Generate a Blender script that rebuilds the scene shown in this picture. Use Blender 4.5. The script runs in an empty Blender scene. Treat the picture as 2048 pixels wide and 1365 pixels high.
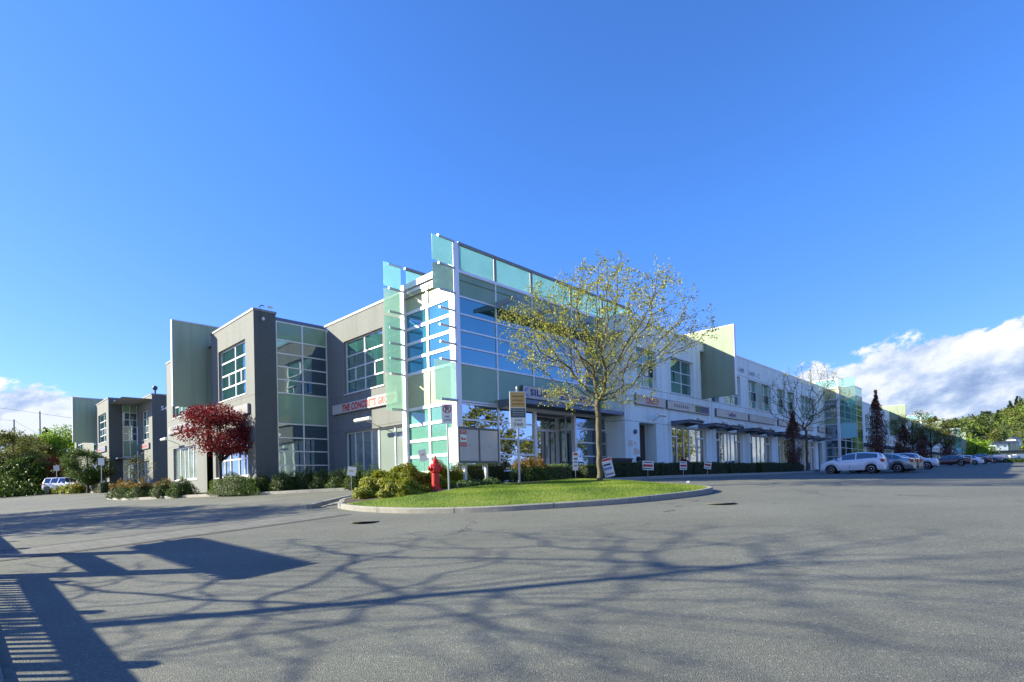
import bpy, bmesh, math, random
import numpy as np
from mathutils import Vector, Matrix, Euler
random.seed(7); RNG=np.random.default_rng(7)
R=math.radians; PI=math.pi
sc=bpy.context.scene; COL=sc.collection
# ---------------------------------------------------------------- frame of the site: u runs along the long white front, v away from it
YA=.769095; ROT=PI/2-YA; EYE=Vector((0,0,.1))
AU=Vector((math.sin(YA),math.cos(YA),0)); BV=Vector((-math.cos(YA),math.sin(YA),0)); C0=Vector((-2.4396,25,0))
def W(u,v,z=0): return C0+AU*u+BV*v+Vector((0,0,z))
GU=[(-200,-4),(-40,-1.7),(-16,-1.1),(-9.4,-.72),(-4.2,-.30),(3,-.08),(10,0),(28,.03),(50,.22),(72,.5),(130,1.22),(200,1.5),(400,1.6),(4000,1.6)]
GX=[a for a,b in GU]; GY=[b for a,b in GU]
def gza(u,v):
    u=np.asarray(u,float); v=np.asarray(v,float)
    g=sum(np.interp(u+k,GX,GY) for k in (-2,-1,0,1,2))/5
    return g+.03*np.clip(v+4,-25,0)+.012*np.clip(v-25,0,60)
def gz(u,v): return float(gza(u,v))
# ---------------------------------------------------------------- tags
def tag(o,label=None,cat=None,group=None,kind=None):
    if label: o['label']=label
    if cat: o['category']=cat
    if group: o['group']=group
    if kind: o['kind']=kind
    return o
def thing(name,label,cat,u=0,v=0,z=None,rot=0,group=None):
    o=bpy.data.objects.new(name,None); COL.objects.link(o); o.empty_display_size=.3
    if z is None: z=gz(u,v)
    o.location=W(u,v,z); o.rotation_euler=(0,0,ROT+rot)
    return tag(o,label,cat,group)
def copy_tree(o,parent=None):
    c=o.copy(); COL.objects.link(c); c.parent=parent
    for ch in [x for x in COL.objects if x.parent==o]: copy_tree(ch,c)
    return c
# ---------------------------------------------------------------- node helpers
def newmat(name):
    m=bpy.data.materials.new(name); m.use_nodes=True; nt=m.node_tree; nt.nodes.clear()
    out=nt.nodes.new('ShaderNodeOutputMaterial'); return m,nt,out
def N(nt,t,**k):
    n=nt.nodes.new(t)
    for a,b in k.items():
        if a.startswith('i_'):
            key=a[2:]; n.inputs[int(key) if key.isdigit() else key.replace('_',' ')].default_value=b
        else: setattr(n,a,b)
    return n
def L(nt,a,b): nt.links.new(a,b)
def coords(nt,scale=1.0,kind='Object',stretch=None):
    tc=N(nt,'ShaderNodeTexCoord'); mp=N(nt,'ShaderNodeMapping'); s=stretch or (1,1,1)
    mp.inputs['Scale'].default_value=(scale*s[0],scale*s[1],scale*s[2]); L(nt,tc.outputs[kind],mp.inputs[0]); return mp.outputs[0]
def noise(nt,vec,scale,detail=4,rough=.55):
    n=N(nt,'ShaderNodeTexNoise'); n.inputs['Scale'].default_value=scale; n.inputs['Detail'].default_value=detail; n.inputs['Roughness'].default_value=rough
    L(nt,vec,n.inputs['Vector']); return n.outputs['Fac']
def ramp(nt,fac,stops):
    r=N(nt,'ShaderNodeValToRGB'); e=r.color_ramp.elements
    while len(e)<len(stops): e.new(.5)
    for q,(p,c) in zip(e,stops): q.position=p; q.color=tuple(c)+(1,) if len(c)==3 else c
    L(nt,fac,r.inputs[0]); return r.outputs[0]
def C3(c,k=1): return tuple(min(1,max(0,x*k)) for x in c)
def surf(name,col,rough=.6,metal=0,var=.12,vscale=2.0,bump=0,bscale=60,streak=0,spec=.5,coat=0,detail2=None):
    m,nt,out=newmat(name); p=N(nt,'ShaderNodeBsdfPrincipled'); L(nt,p.outputs[0],out.inputs[0])
    p.inputs['Roughness'].default_value=rough; p.inputs['Metallic'].default_value=metal; p.inputs['Specular IOR Level'].default_value=spec
    if coat: p.inputs['Coat Weight'].default_value=coat; p.inputs['Coat Roughness'].default_value=.04
    v=coords(nt,1.0,stretch=(1,1,.15) if streak else None)
    f=noise(nt,v,vscale,5,.6)
    c=ramp(nt,f,[(.25,C3(col,1-var)),(.75,C3(col,1+var))])
    if detail2:
        f2=noise(nt,coords(nt),detail2[0],2,.6); mx=N(nt,'ShaderNodeMix',data_type='RGBA',blend_type='MULTIPLY'); mx.inputs[0].default_value=1
        L(nt,c,mx.inputs[6]); L(nt,ramp(nt,f2,[(.3,(1-detail2[1],)*3),(.7,(1+0*detail2[1],)*3)]),mx.inputs[7]); c=mx.outputs[2]
    if streak:      # rain streaks running down the wall
        f3=noise(nt,coords(nt,1,stretch=(1,1,.045)),2.6,5,.7); mx=N(nt,'ShaderNodeMix',data_type='RGBA',blend_type='MULTIPLY'); mx.inputs[0].default_value=1
        L(nt,c,mx.inputs[6]); L(nt,ramp(nt,f3,[(.34,(.84,.84,.83)),(.5,(1,1,1))]),mx.inputs[7]); c=mx.outputs[2]
    L(nt,c,p.inputs['Base Color'])
    if bump:
        b=N(nt,'ShaderNodeBump'); b.inputs['Strength'].default_value=bump; b.inputs['Distance'].default_value=.01
        L(nt,noise(nt,coords(nt),bscale,3,.6),b.inputs['Height']); L(nt,b.outputs[0],p.inputs['Normal'])
    return m
def glass(name,base,refl=.3,tint=(.8,.9,.95),rough=.01,wob=.006,vary=.3):
    # reflective coated glass in front of a dim room: a mirror coat over a tinted body
    m,nt,out=newmat(name); d=N(nt,'ShaderNodeBsdfPrincipled'); g=N(nt,'ShaderNodeBsdfGlossy'); mx=N(nt,'ShaderNodeMixShader')
    f=noise(nt,coords(nt),.45,3); L(nt,ramp(nt,f,[(.3,C3(base,1-vary)),(.7,C3(base,1+vary))]),d.inputs['Base Color']); d.inputs['Roughness'].default_value=.95
    d.inputs['Specular IOR Level'].default_value=.0
    g.inputs['Color'].default_value=tint+(1,); g.inputs['Roughness'].default_value=rough
    lw=N(nt,'ShaderNodeLayerWeight'); lw.inputs[0].default_value=.5
    mr=N(nt,'ShaderNodeMapRange'); mr.inputs[3].default_value=refl; mr.inputs[4].default_value=1.0
    pw=N(nt,'ShaderNodeMath',operation='POWER'); pw.inputs[1].default_value=4; L(nt,lw.outputs['Facing'],pw.inputs[0]); L(nt,pw.outputs[0],mr.inputs[0])
    L(nt,mr.outputs[0],mx.inputs[0]); L(nt,d.outputs[0],mx.inputs[1]); L(nt,g.outputs[0],mx.inputs[2]); L(nt,mx.outputs[0],out.inputs[0])
    b=N(nt,'ShaderNodeBump'); b.inputs['Strength'].default_value=1; b.inputs['Distance'].default_value=wob
    L(nt,noise(nt,coords(nt),.9,2,.4),b.inputs['Height']); L(nt,b.outputs[0],g.inputs['Normal']); return m
def sheet_glass(name,col,clear=.35):
    # tinted, slightly frosted free-standing glass: part clear, part diffusing, with a thin reflection
    m,nt,out=newmat(name); tr=N(nt,'ShaderNodeBsdfTransparent'); tr.inputs[0].default_value=C3(col,1.15)+(1,)
    tl=N(nt,'ShaderNodeBsdfTranslucent'); df=N(nt,'ShaderNodeBsdfDiffuse'); gl=N(nt,'ShaderNodeBsdfGlossy'); gl.inputs['Roughness'].default_value=.08
    f=noise(nt,coords(nt),.7,3); c=ramp(nt,f,[(.3,C3(col,.93)),(.7,C3(col,1.05))])
    for n in (tl,df): L(nt,c,n.inputs[0])
    a=N(nt,'ShaderNodeMixShader'); a.inputs[0].default_value=.38; L(nt,tl.outputs[0],a.inputs[1]); L(nt,df.outputs[0],a.inputs[2])
    b=N(nt,'ShaderNodeMixShader'); b.inputs[0].default_value=clear; L(nt,a.outputs[0],b.inputs[1]); L(nt,tr.outputs[0],b.inputs[2])
    fr=N(nt,'ShaderNodeFresnel'); fr.inputs[0].default_value=1.5; e=N(nt,'ShaderNodeMixShader'); L(nt,fr.outputs[0],e.inputs[0]); L(nt,b.outputs[0],e.inputs[1]); L(nt,gl.outputs[0],e.inputs[2])
    L(nt,e.outputs[0],out.inputs[0]); return m
def leafmat(name,cols,trans=.35,rough=.5):
    # leaf colour varies leaf by leaf with the 'tint' attribute; thin leaves let light through
    m,nt,out=newmat(name); at=N(nt,'ShaderNodeAttribute',attribute_name='tint')
    n=len(cols); c=ramp(nt,at.outputs['Fac'],[(i/(n-1) if n>1 else 0,q) for i,q in enumerate(cols)])
    p=N(nt,'ShaderNodeBsdfPrincipled'); p.inputs['Roughness'].default_value=rough; p.inputs['Specular IOR Level'].default_value=.3; L(nt,c,p.inputs['Base Color'])
    t=N(nt,'ShaderNodeBsdfTranslucent'); L(nt,c,t.inputs[0]); mx=N(nt,'ShaderNodeMixShader'); mx.inputs[0].default_value=trans
    L(nt,p.outputs[0],mx.inputs[1]); L(nt,t.outputs[0],mx.inputs[2]); L(nt,mx.outputs[0],out.inputs[0]); return m
# ---------------------------------------------------------------- mesh builder
class MB:
    def __init__(s): s.v=[]; s.f=[]
    def add(s,vs,fs):
        n=len(s.v); s.v+=[tuple(p) for p in vs]; s.f+=[tuple(i+n for i in f) for f in fs]; return s
    def box(s,a,b,c,d,e,f):
        a,b=min(a,b),max(a,b); c,d=min(c,d),max(c,d); e,f=min(e,f),max(e,f)
        return s.add([(x,y,z) for x in (a,b) for y in (c,d) for z in (e,f)],[(0,1,3,2),(4,6,7,5),(0,4,5,1),(2,3,7,6),(0,2,6,4),(1,5,7,3)])
    def quad(s,*p): return s.add(p,[tuple(range(len(p)))])
    def ring(s,pts,r,n=8,cap=True):
        # swept tube through points; r is a number or a list
        pts=[Vector(p) for p in pts]; k=len(pts); rs=r if isinstance(r,(list,tuple)) else [r]*k; vs=[];fs=[]; ref=None
        for i,p in enumerate(pts):
            d=(pts[min(i+1,k-1)]-pts[max(i-1,0)])
            d=d.normalized() if d.length>1e-9 else Vector((0,0,1))
            x=d.cross(Vector((0,0,1)) if abs(d.z)<.95 else Vector((1,0,0))).normalized() if ref is None else (ref-d*ref.dot(d)).normalized()
            ref=x; y=d.cross(x)
            for j in range(n):
                t=2*PI*j/n; vs.append(p+(x*math.cos(t)+y*math.sin(t))*rs[i])
        for i in range(k-1):
            for j in range(n): fs.append((i*n+j,i*n+(j+1)%n,(i+1)*n+(j+1)%n,(i+1)*n+j))
        if cap: fs+= [tuple(range(n))[::-1],tuple((k-1)*n+j for j in range(n))]
        return s.add(vs,fs)
    def lathe(s,prof,c=(0,0,0),n=20,axis='z'):
        vs=[];fs=[]
        for r,h in prof:
            for j in range(n):
                t=2*PI*j/n; a,b=r*math.cos(t),r*math.sin(t)
                q=(a,b,h) if axis=='z' else ((h,a,b) if axis=='x' else (a,h,b))
                vs.append((q[0]+c[0],q[1]+c[1],q[2]+c[2]))
        for i in range(len(prof)-1):
            for j in range(n): fs.append((i*n+j,i*n+(j+1)%n,(i+1)*n+(j+1)%n,(i+1)*n+j))
        fs+=[tuple(range(n))[::-1],tuple((len(prof)-1)*n+j for j in range(n))]
        return s.add(vs,fs)
    def prism(s,poly,h0,h1,axis='z'):
        n=len(poly)
        def q(a,b,h): return (a,b,h) if axis=='z' else ((h,a,b) if axis=='x' else (a,h,b))
        vs=[q(a,b,h0) for a,b in poly]+[q(a,b,h1) for a,b in poly]
        return s.add(vs,[tuple(range(n))[::-1],tuple(range(n,2*n))]+[(i,(i+1)%n,n+(i+1)%n,n+i) for i in range(n)])
    def build(s,name,mat,parent=None,smooth=False,fix=True,bevel=0,loc=None):
        me=bpy.data.meshes.new(name); me.from_pydata(s.v,[],s.f)
        if fix:
            bm=bmesh.new(); bm.from_mesh(me); bmesh.ops.recalc_face_normals(bm,faces=bm.faces); bm.to_mesh(me); bm.free()
        me.materials.append(mat)
        if smooth:
            me.polygons.foreach_set('use_smooth',[True]*len(me.polygons))
            me.set_sharp_from_angle(angle=R(40))
        o=bpy.data.objects.new(name,me); COL.objects.link(o)
        if parent is not None: o.parent=parent
        if loc is not None: o.location=loc
        if bevel:
            b=o.modifiers.new('bevel','BEVEL'); b.width=bevel; b.segments=2; b.limit_method='ANGLE'
        return o
def npmesh(name,verts,faces,mat,parent=None,tint=None,per=4,smooth=False):
    # fast path: verts (n,3), faces (m,k) all with k corners, optional tint per vertex
    me=bpy.data.meshes.new(name); n=len(verts); m,k=faces.shape
    me.vertices.add(n); me.vertices.foreach_set('co',np.ascontiguousarray(verts,dtype=np.float32).ravel())
    me.loops.add(m*k); me.loops.foreach_set('vertex_index',faces.astype(np.int32).ravel())
    me.polygons.add(m); me.polygons.foreach_set('loop_start',np.arange(0,m*k,k,dtype=np.int32))
    me.update(calc_edges=True)
    if smooth: me.polygons.foreach_set('use_smooth',[True]*m)
    if tint is not None:
        a=me.attributes.new('tint','FLOAT','POINT'); a.data.foreach_set('value',tint.astype(np.float32))
    me.materials.append(mat); me.validate(); o=bpy.data.objects.new(name,me); COL.objects.link(o)
    if parent is not None: o.parent=parent
    return o
def leafquads(cen,size,aspect=.55,up=None,jit=1.0,droop=0):
    # one diamond-shaped leaf per centre; 'up' biases the leaf normals
    n=len(cen); nrm=RNG.normal(size=(n,3))*jit
    if up is not None: nrm=nrm+up
    nrm/=np.linalg.norm(nrm,axis=1,keepdims=True)+1e-9
    t=RNG.normal(size=(n,3)); t-=nrm*np.sum(t*nrm,1,keepdims=True)
    if droop: t[:,2]-=droop
    t/=np.linalg.norm(t,axis=1,keepdims=True)+1e-9
    b=np.cross(nrm,t); s=(size*(.6+.8*RNG.random(n)))[:,None] if np.isscalar(size) else (size*(.6+.8*RNG.random(n)))[:,None]
    v=np.stack([cen,cen+t*s*.45+b*s*aspect*.5,cen+t*s,cen+t*s*.45-b*s*aspect*.5],1).reshape(-1,3)
    f=np.arange(n*4).reshape(n,4); tint=np.repeat(np.clip(RNG.normal(.5,.22,n),0,1),4)
    return v,f,tint
def onsphere(n):
    p=RNG.normal(size=(n,3)); return p/np.linalg.norm(p,axis=1,keepdims=True)
TAU=2*PI
# ---------------------------------------------------------------- text
def text(s,h,mat,parent,pos,face='front',ext=.01,bold=0,shear=0,wid=None,align='LEFT',spacing=1,name='lettering'):
    cu=bpy.data.curves.new(name,'FONT'); cu.body=s; cu.size=1; cu.extrude=0; cu.offset=bold; cu.shear=shear; cu.space_character=spacing; cu.resolution_u=3
    t=bpy.data.objects.new('t',cu); COL.objects.link(t); dg=bpy.context.evaluated_depsgraph_get(); dg.update()
    me=bpy.data.meshes.new_from_object(t.evaluated_get(dg)); bpy.data.objects.remove(t)
    co=np.empty(len(me.vertices)*3); me.vertices.foreach_get('co',co); co=co.reshape(-1,3)
    x0,x1=co[:,0].min(),co[:,0].max(); y0,y1=co[:,1].min(),co[:,1].max(); k=h/(y1-y0); kx=k if wid is None else wid/(x1-x0)
    x=(co[:,0]-x0)*kx; y=(co[:,1]-y0)*k
    if align=='CENTER': x-=((x1-x0)*kx)/2
    o3=np.zeros_like(co)
    if face=='front': o3[:,0]=pos[0]+x; o3[:,1]=pos[1]-ext; o3[:,2]=pos[2]+y
    else: o3[:,0]=pos[0]-ext; o3[:,1]=pos[1]-x; o3[:,2]=pos[2]+y
    me.vertices.foreach_set('co',o3.ravel()); me.materials.clear(); me.materials.append(mat); me.name=name; me.update()
    o=bpy.data.objects.new(name,me); COL.objects.link(o); o.parent=parent
    return o
# ---------------------------------------------------------------- materials
M={}
M['white']=surf('white stucco',(.77,.88,.86),.85,var=.09,vscale=.5,bump=.35,bscale=40,streak=1,detail2=(6,.07))
M['greyd']=surf('darker grey stucco',(.105,.12,.118),.85,var=.10,vscale=.6,bump=.4,bscale=40,streak=1,detail2=(6,.10))  # grey stucco in a darker tone, for the front-facing walls
M['grey']=surf('grey stucco',(.185,.198,.19),.85,var=.10,vscale=.6,bump=.4,bscale=40,streak=1,detail2=(6,.10))
M['greytrim']=surf('grey coping metal',(.22,.22,.225),.5,.2,var=.08)
M['joint']=surf('dark control joint',(.09,.095,.11),.9)
M['coping']=surf('pale coping metal',(.62,.63,.64),.4,.3,var=.06)
M['cream']=surf('cream fibre panel',(.285,.35,.235),.6,var=.06,vscale=1.2,streak=1,detail2=(5,.05))
M['creamp']=surf('cream spandrel panel',(.40,.43,.24),.35,var=.06,vscale=1.2)
M['sage']=surf('sage fibre panel',(.34,.42,.28),.6,var=.08,vscale=1.2,streak=1)
M['spandrel']=glass('green spandrel glass',(.24,.36,.25),.035,(.7,.9,.8),.06,wob=.002,vary=.12)
M['frame']=surf('pale aluminium frame',(.72,.73,.74),.4,.25,var=.05)
M['alu']=surf('mill aluminium',(.55,.56,.57),.35,.7,var=.06)
M['dark']=surf('dark recess',(.03,.03,.035),.8)
M['sash']=surf('dark window sash',(.035,.045,.055),.4)
M['bronze']=surf('brown service door',(.055,.045,.04),.6)
M['slat']=surf('pale blue slat metal',(.30,.35,.42),.4,.3)
M['steel']=surf('blue grey canopy steel',(.13,.16,.21),.45,.35,var=.12)
M['glass']=glass('blue reflective glass',(.02,.06,.07),.34,(.42,.72,.66))
M['glassT']=glass('teal window glass',(.03,.10,.095),.20,(.75,.95,.95))
M['glassS']=glass('shopfront glass',(.012,.018,.018),.50,(.9,.95,.9),wob=.004)
M['glassD']=glass('dim link glass',(.03,.06,.07),.26,(.75,.9,1))
M['glassL']=glass('light blue glass',(.03,.15,.20),.14,(.55,.85,1))
M['blind']=glass('glass over pale blinds',(.115,.29,.225),.06,(.85,1,.97),vary=.08)
M['blindG']=glass('glass over grey blinds',(.26,.32,.29),.16,(.85,.95,.95),vary=.08)
M['aqua']=sheet_glass('aqua frosted glass',(.60,.98,.96),.16)
M['aquac']=sheet_glass('pale aqua fin glass',(.62,.82,.72),.45)
M['aquas']=sheet_glass('clear sea green fin glass',(.52,.76,.70),.80)
M['signface']=surf('warm grey sign board',(.64,.58,.48),.7,var=.10,vscale=3)
M['signpale']=surf('pale wall sign face',(.50,.49,.45),.5,var=.05)
M['signwhite']=surf('white sign face',(.78,.77,.72),.5,var=.05)
M['red']=surf('sign red',(.55,.035,.03),.5,var=.05)
M['blueink']=surf('sign blue',(.02,.03,.16),.5,var=.05)
M['lightblue']=surf('light blue vinyl',(.16,.27,.62),.5,var=.05)
M['purple']=surf('dull purple vinyl',(.06,.05,.12),.5)
M['greenv']=surf('dull green vinyl',(.04,.14,.04),.5)
M['ink']=surf('black ink',(.02,.02,.02),.6)
M['num']=surf('faded number plate',(.22,.24,.28),.6)
M['whiteink']=surf('white ink',(.75,.76,.78),.5,var=.03)
M['amber']=surf('tan sign panel',(.60,.36,.12),.5,var=.06)
M['slate']=surf('slate sign panel',(.08,.10,.12),.5)
M['galv']=surf('galvanised steel',(.45,.46,.47),.4,.75,var=.1,vscale=6)
M['lamp']=surf('white lamp housing',(.75,.75,.74),.35,.1,var=.03)
M['hyd']=surf('red hydrant paint',(.52,.018,.014),.45,var=.15,vscale=5,bump=.2)
M['box']=surf('brushed mailbox door',(.46,.43,.385),.42,.5,var=.08,vscale=3)
M['boxw']=surf('pale mailbox body',(.62,.60,.56),.5,.1,var=.05)
M['boxd']=surf('dark mailbox rail',(.12,.125,.12),.5)
M['conc']=surf('kerb concrete',(.29,.28,.245),.9,var=.16,vscale=2.5,bump=.6,bscale=50,detail2=(9,.18))
M['mulch']=surf('bark mulch',(.05,.035,.025),.95,var=.4,vscale=12,bump=1,bscale=60)
M['bark']=surf('grey brown bark',(.115,.097,.06),.9,var=.28,vscale=9,bump=1,bscale=45)
M['barkd']=surf('dark bark',(.05,.038,.03),.9,var=.25,vscale=8,bump=1,bscale=45)
M['iron']=surf('manhole iron',(.125,.115,.105),.7,var=.3,vscale=20,bump=1,bscale=90)
M['black']=surf('black plastic',(.02,.02,.022),.55)
M['fence']=surf('dark fence paint',(.06,.065,.07),.6)
M['roofm']=surf('roof membrane',(.25,.25,.25),.9)
M['yellow']=surf('worn yellow road paint',(.23,.20,.12),.9,var=.3,vscale=14)
M['roadwhite']=surf('worn white road paint',(.42,.42,.41),.9,var=.3,vscale=14)
# ---------------------------------------------------------------- camera, sun, sky
SUN_EL=R(25.3); SUN_AZ=R(-88)          # azimuth from +Y, clockwise
EXPO=1.42
cam=bpy.data.objects.new('camera',bpy.data.cameras.new('camera')); COL.objects.link(cam); sc.camera=cam
pitch,roll=.0162542,.0260827
R0=Vector((1,0,0)); U0=Vector((0,-math.sin(pitch),math.cos(pitch))); FW=Vector((0,math.cos(pitch),math.sin(pitch)))
RR=R0*math.cos(roll)-U0*math.sin(roll); UU=R0*math.sin(roll)+U0*math.cos(roll)
cam.matrix_world=Matrix(((RR.x,UU.x,-FW.x,0),(RR.y,UU.y,-FW.y,0),(RR.z,UU.z,-FW.z,.1),(0,0,0,1)))
cam.data.sensor_width=36; cam.data.lens=1086.5/2048*36; cam.data.shift_y=(941.87-682.5)/2048; cam.data.clip_start=.1; cam.data.clip_end=6000
sl=bpy.data.lights.new('sun','SUN'); sl.energy=4.8; sl.angle=R(.5); sl.color=(1,.925,.69)
so=bpy.data.objects.new('sun',sl); COL.objects.link(so)
sd=Vector((math.sin(SUN_AZ)*math.cos(SUN_EL),math.cos(SUN_AZ)*math.cos(SUN_EL),math.sin(SUN_EL)))
so.rotation_euler=(-sd).to_track_quat('-Z','Y').to_euler(); so.location=sd*200
wd=bpy.data.worlds.new('World'); sc.world=wd; wd.use_nodes=True; nt=wd.node_tree; nt.nodes.clear()
out=N(nt,'ShaderNodeOutputWorld'); bg=N(nt,'ShaderNodeBackground'); L(nt,bg.outputs[0],out.inputs[0]); bg.inputs[1].default_value=.106
sky=N(nt,'ShaderNodeTexSky',sky_type='NISHITA'); sky.sun_disc=False; sky.sun_elevation=SUN_EL; sky.sun_rotation=SUN_AZ; sky.altitude=50; sky.air_density=1.0; sky.dust_density=.35; sky.ozone_density=2.2
hs=N(nt,'ShaderNodeHueSaturation'); hs.inputs['Hue'].default_value=.5; hs.inputs['Saturation'].default_value=1.0; hs.inputs['Value'].default_value=1.0; L(nt,sky.outputs[0],hs.inputs['Color'])
tc=N(nt,'ShaderNodeTexCoord'); sx=N(nt,'ShaderNodeSeparateXYZ'); L(nt,tc.outputs['Generated'],sx.inputs[0])
def mth(op,a,b=None,c=None,clamp=False):
    n=N(nt,'ShaderNodeMath',operation=op); n.use_clamp=clamp
    for i,q in enumerate((a,b,c)):
        if q is None: continue
        if isinstance(q,(int,float)): n.inputs[i].default_value=q
        else: L(nt,q,n.inputs[i])
    return n.outputs[0]
az=mth('ARCTAN2',sx.outputs[0],sx.outputs[1]); el=mth('ARCSINE',sx.outputs[2])
def sstep(x,a,b):
    m=N(nt,'ShaderNodeMapRange',interpolation_type='SMOOTHSTEP'); m.inputs[1].default_value=a; m.inputs[2].default_value=b; L(nt,x,m.inputs[0]); return m.outputs[0]
def cloudnoise(daz,dele,scale,detail=6,st=1.6,tilt=.24,rough=.6):
    c=N(nt,'ShaderNodeCombineXYZ'); a=mth('ADD',az,daz); e=mth('ADD',el,dele)
    L(nt,a,c.inputs[0]); L(nt,mth('MULTIPLY',mth('SUBTRACT',e,mth('MULTIPLY',a,tilt)),st),c.inputs[1]); c.inputs[2].default_value=3.1
    n=N(nt,'ShaderNodeTexNoise'); n.inputs['Scale'].default_value=scale; n.inputs['Detail'].default_value=detail; n.inputs['Roughness'].default_value=rough; L(nt,c.outputs[0],n.inputs['Vector']); return n.outputs['Fac']
# right bank, left bank, and banks behind the viewer that only the windows mirror
topR=mth('ADD',.158,mth('MULTIPLY',mth('SUBTRACT',az,.46),.13))
wR=mth('MULTIPLY',sstep(az,.395,.455),mth('SUBTRACT',1.0,sstep(az,1.2,1.5)))
wL=mth('MULTIPLY',mth('SUBTRACT',1.0,sstep(az,-.675,-.635)),sstep(az,-1.3,-1.0))
wB=sstep(mth('ABSOLUTE',az),1.45,1.8)
topL=.15; topB=.22
def env(top,w,k):
    d=mth('SUBTRACT',top,el) if not isinstance(top,float) else mth('SUBTRACT',top,el)
    return mth('MULTIPLY',mth('MINIMUM',mth('MAXIMUM',mth('MULTIPLY',d,k),-1.0),.5),w), w
eR,_=env(topR,wR,7.0); eL,_=env(topL,wL,9.0); eB,_=env(topB,wB,1.6)
off=mth('MULTIPLY',mth('SUBTRACT',1.0,mth('MINIMUM',mth('ADD',mth('ADD',wR,wL),wB),1.0)),-1.0)
def dens(daz,dele):
    n=mth('ADD',mth('MULTIPLY',cloudnoise(daz,dele,7.5),1.0),mth('MULTIPLY',cloudnoise(daz,dele,26,5),.30))
    return n
d0=mth('ADD',mth('SUBTRACT',dens(0,0),.60),mth('ADD',mth('ADD',eR,eL),mth('ADD',eB,off)))
mask=sstep(d0,.0,.085)
dl=mth('SUBTRACT',dens(0,0),dens(-.022,.030))          # lit where density falls off up and to the left, towards the sun
lit=mth('ADD',mth('MULTIPLY',dl,3.2),.60,clamp=True)
edge=mth('SUBTRACT',1.0,sstep(d0,.10,.55)); lit=mth('ADD',mth('MULTIPLY',lit,.70),mth('MULTIPLY',edge,.34),clamp=True)
cr=ramp(nt,lit,[(0.12,(2.6,3.6,6.0)),(.45,(4.6,5.6,7.6)),(.68,(7.4,7.9,8.7)),(.95,(9.6,9.6,9.4))])
CLK=1.0
cm=N(nt,'ShaderNodeVectorMath',operation='SCALE'); 
crm=ramp(nt,lit,[(0.10,(.26,.37,.60)),(.42,(.46,.57,.77)),(.66,(.74,.80,.90)),(.95,(.98,.98,.97))]); L(nt,crm,cm.inputs[0]); cm.inputs['Scale'].default_value=4.15
mx=N(nt,'ShaderNodeMix',data_type='RGBA'); tn=N(nt,'ShaderNodeMix',data_type='RGBA',blend_type='MULTIPLY'); tn.inputs[0].default_value=1; tn.inputs[7].default_value=(.352,.655,1.14,1); L(nt,hs.outputs[0],tn.inputs[6])
sq_=N(nt,'ShaderNodeSeparateColor'); L(nt,tn.outputs[2],sq_.inputs[0]); gg_=mth('SUBTRACT',sq_.outputs[1],mth('MULTIPLY',mth('MAXIMUM',mth('SUBTRACT',sq_.outputs[1],1.24),0.0),.36)); cq_=N(nt,'ShaderNodeCombineColor'); L(nt,sq_.outputs[0],cq_.inputs[0]); L(nt,gg_,cq_.inputs[1]); L(nt,sq_.outputs[2],cq_.inputs[2])
L(nt,mth('MULTIPLY',mask,.97),mx.inputs[0]); L(nt,cq_.outputs[0],mx.inputs[6]); L(nt,cm.outputs[0],mx.inputs[7])
L(nt,mx.outputs[2],bg.inputs[0])
sc.view_settings.view_transform='Standard'; sc.view_settings.look='None'; sc.view_settings.exposure=EXPO; sc.view_settings.gamma=1
sc.render.engine='CYCLES'; sc.cycles.max_bounces=8; sc.cycles.transparent_max_bounces=16
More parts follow.
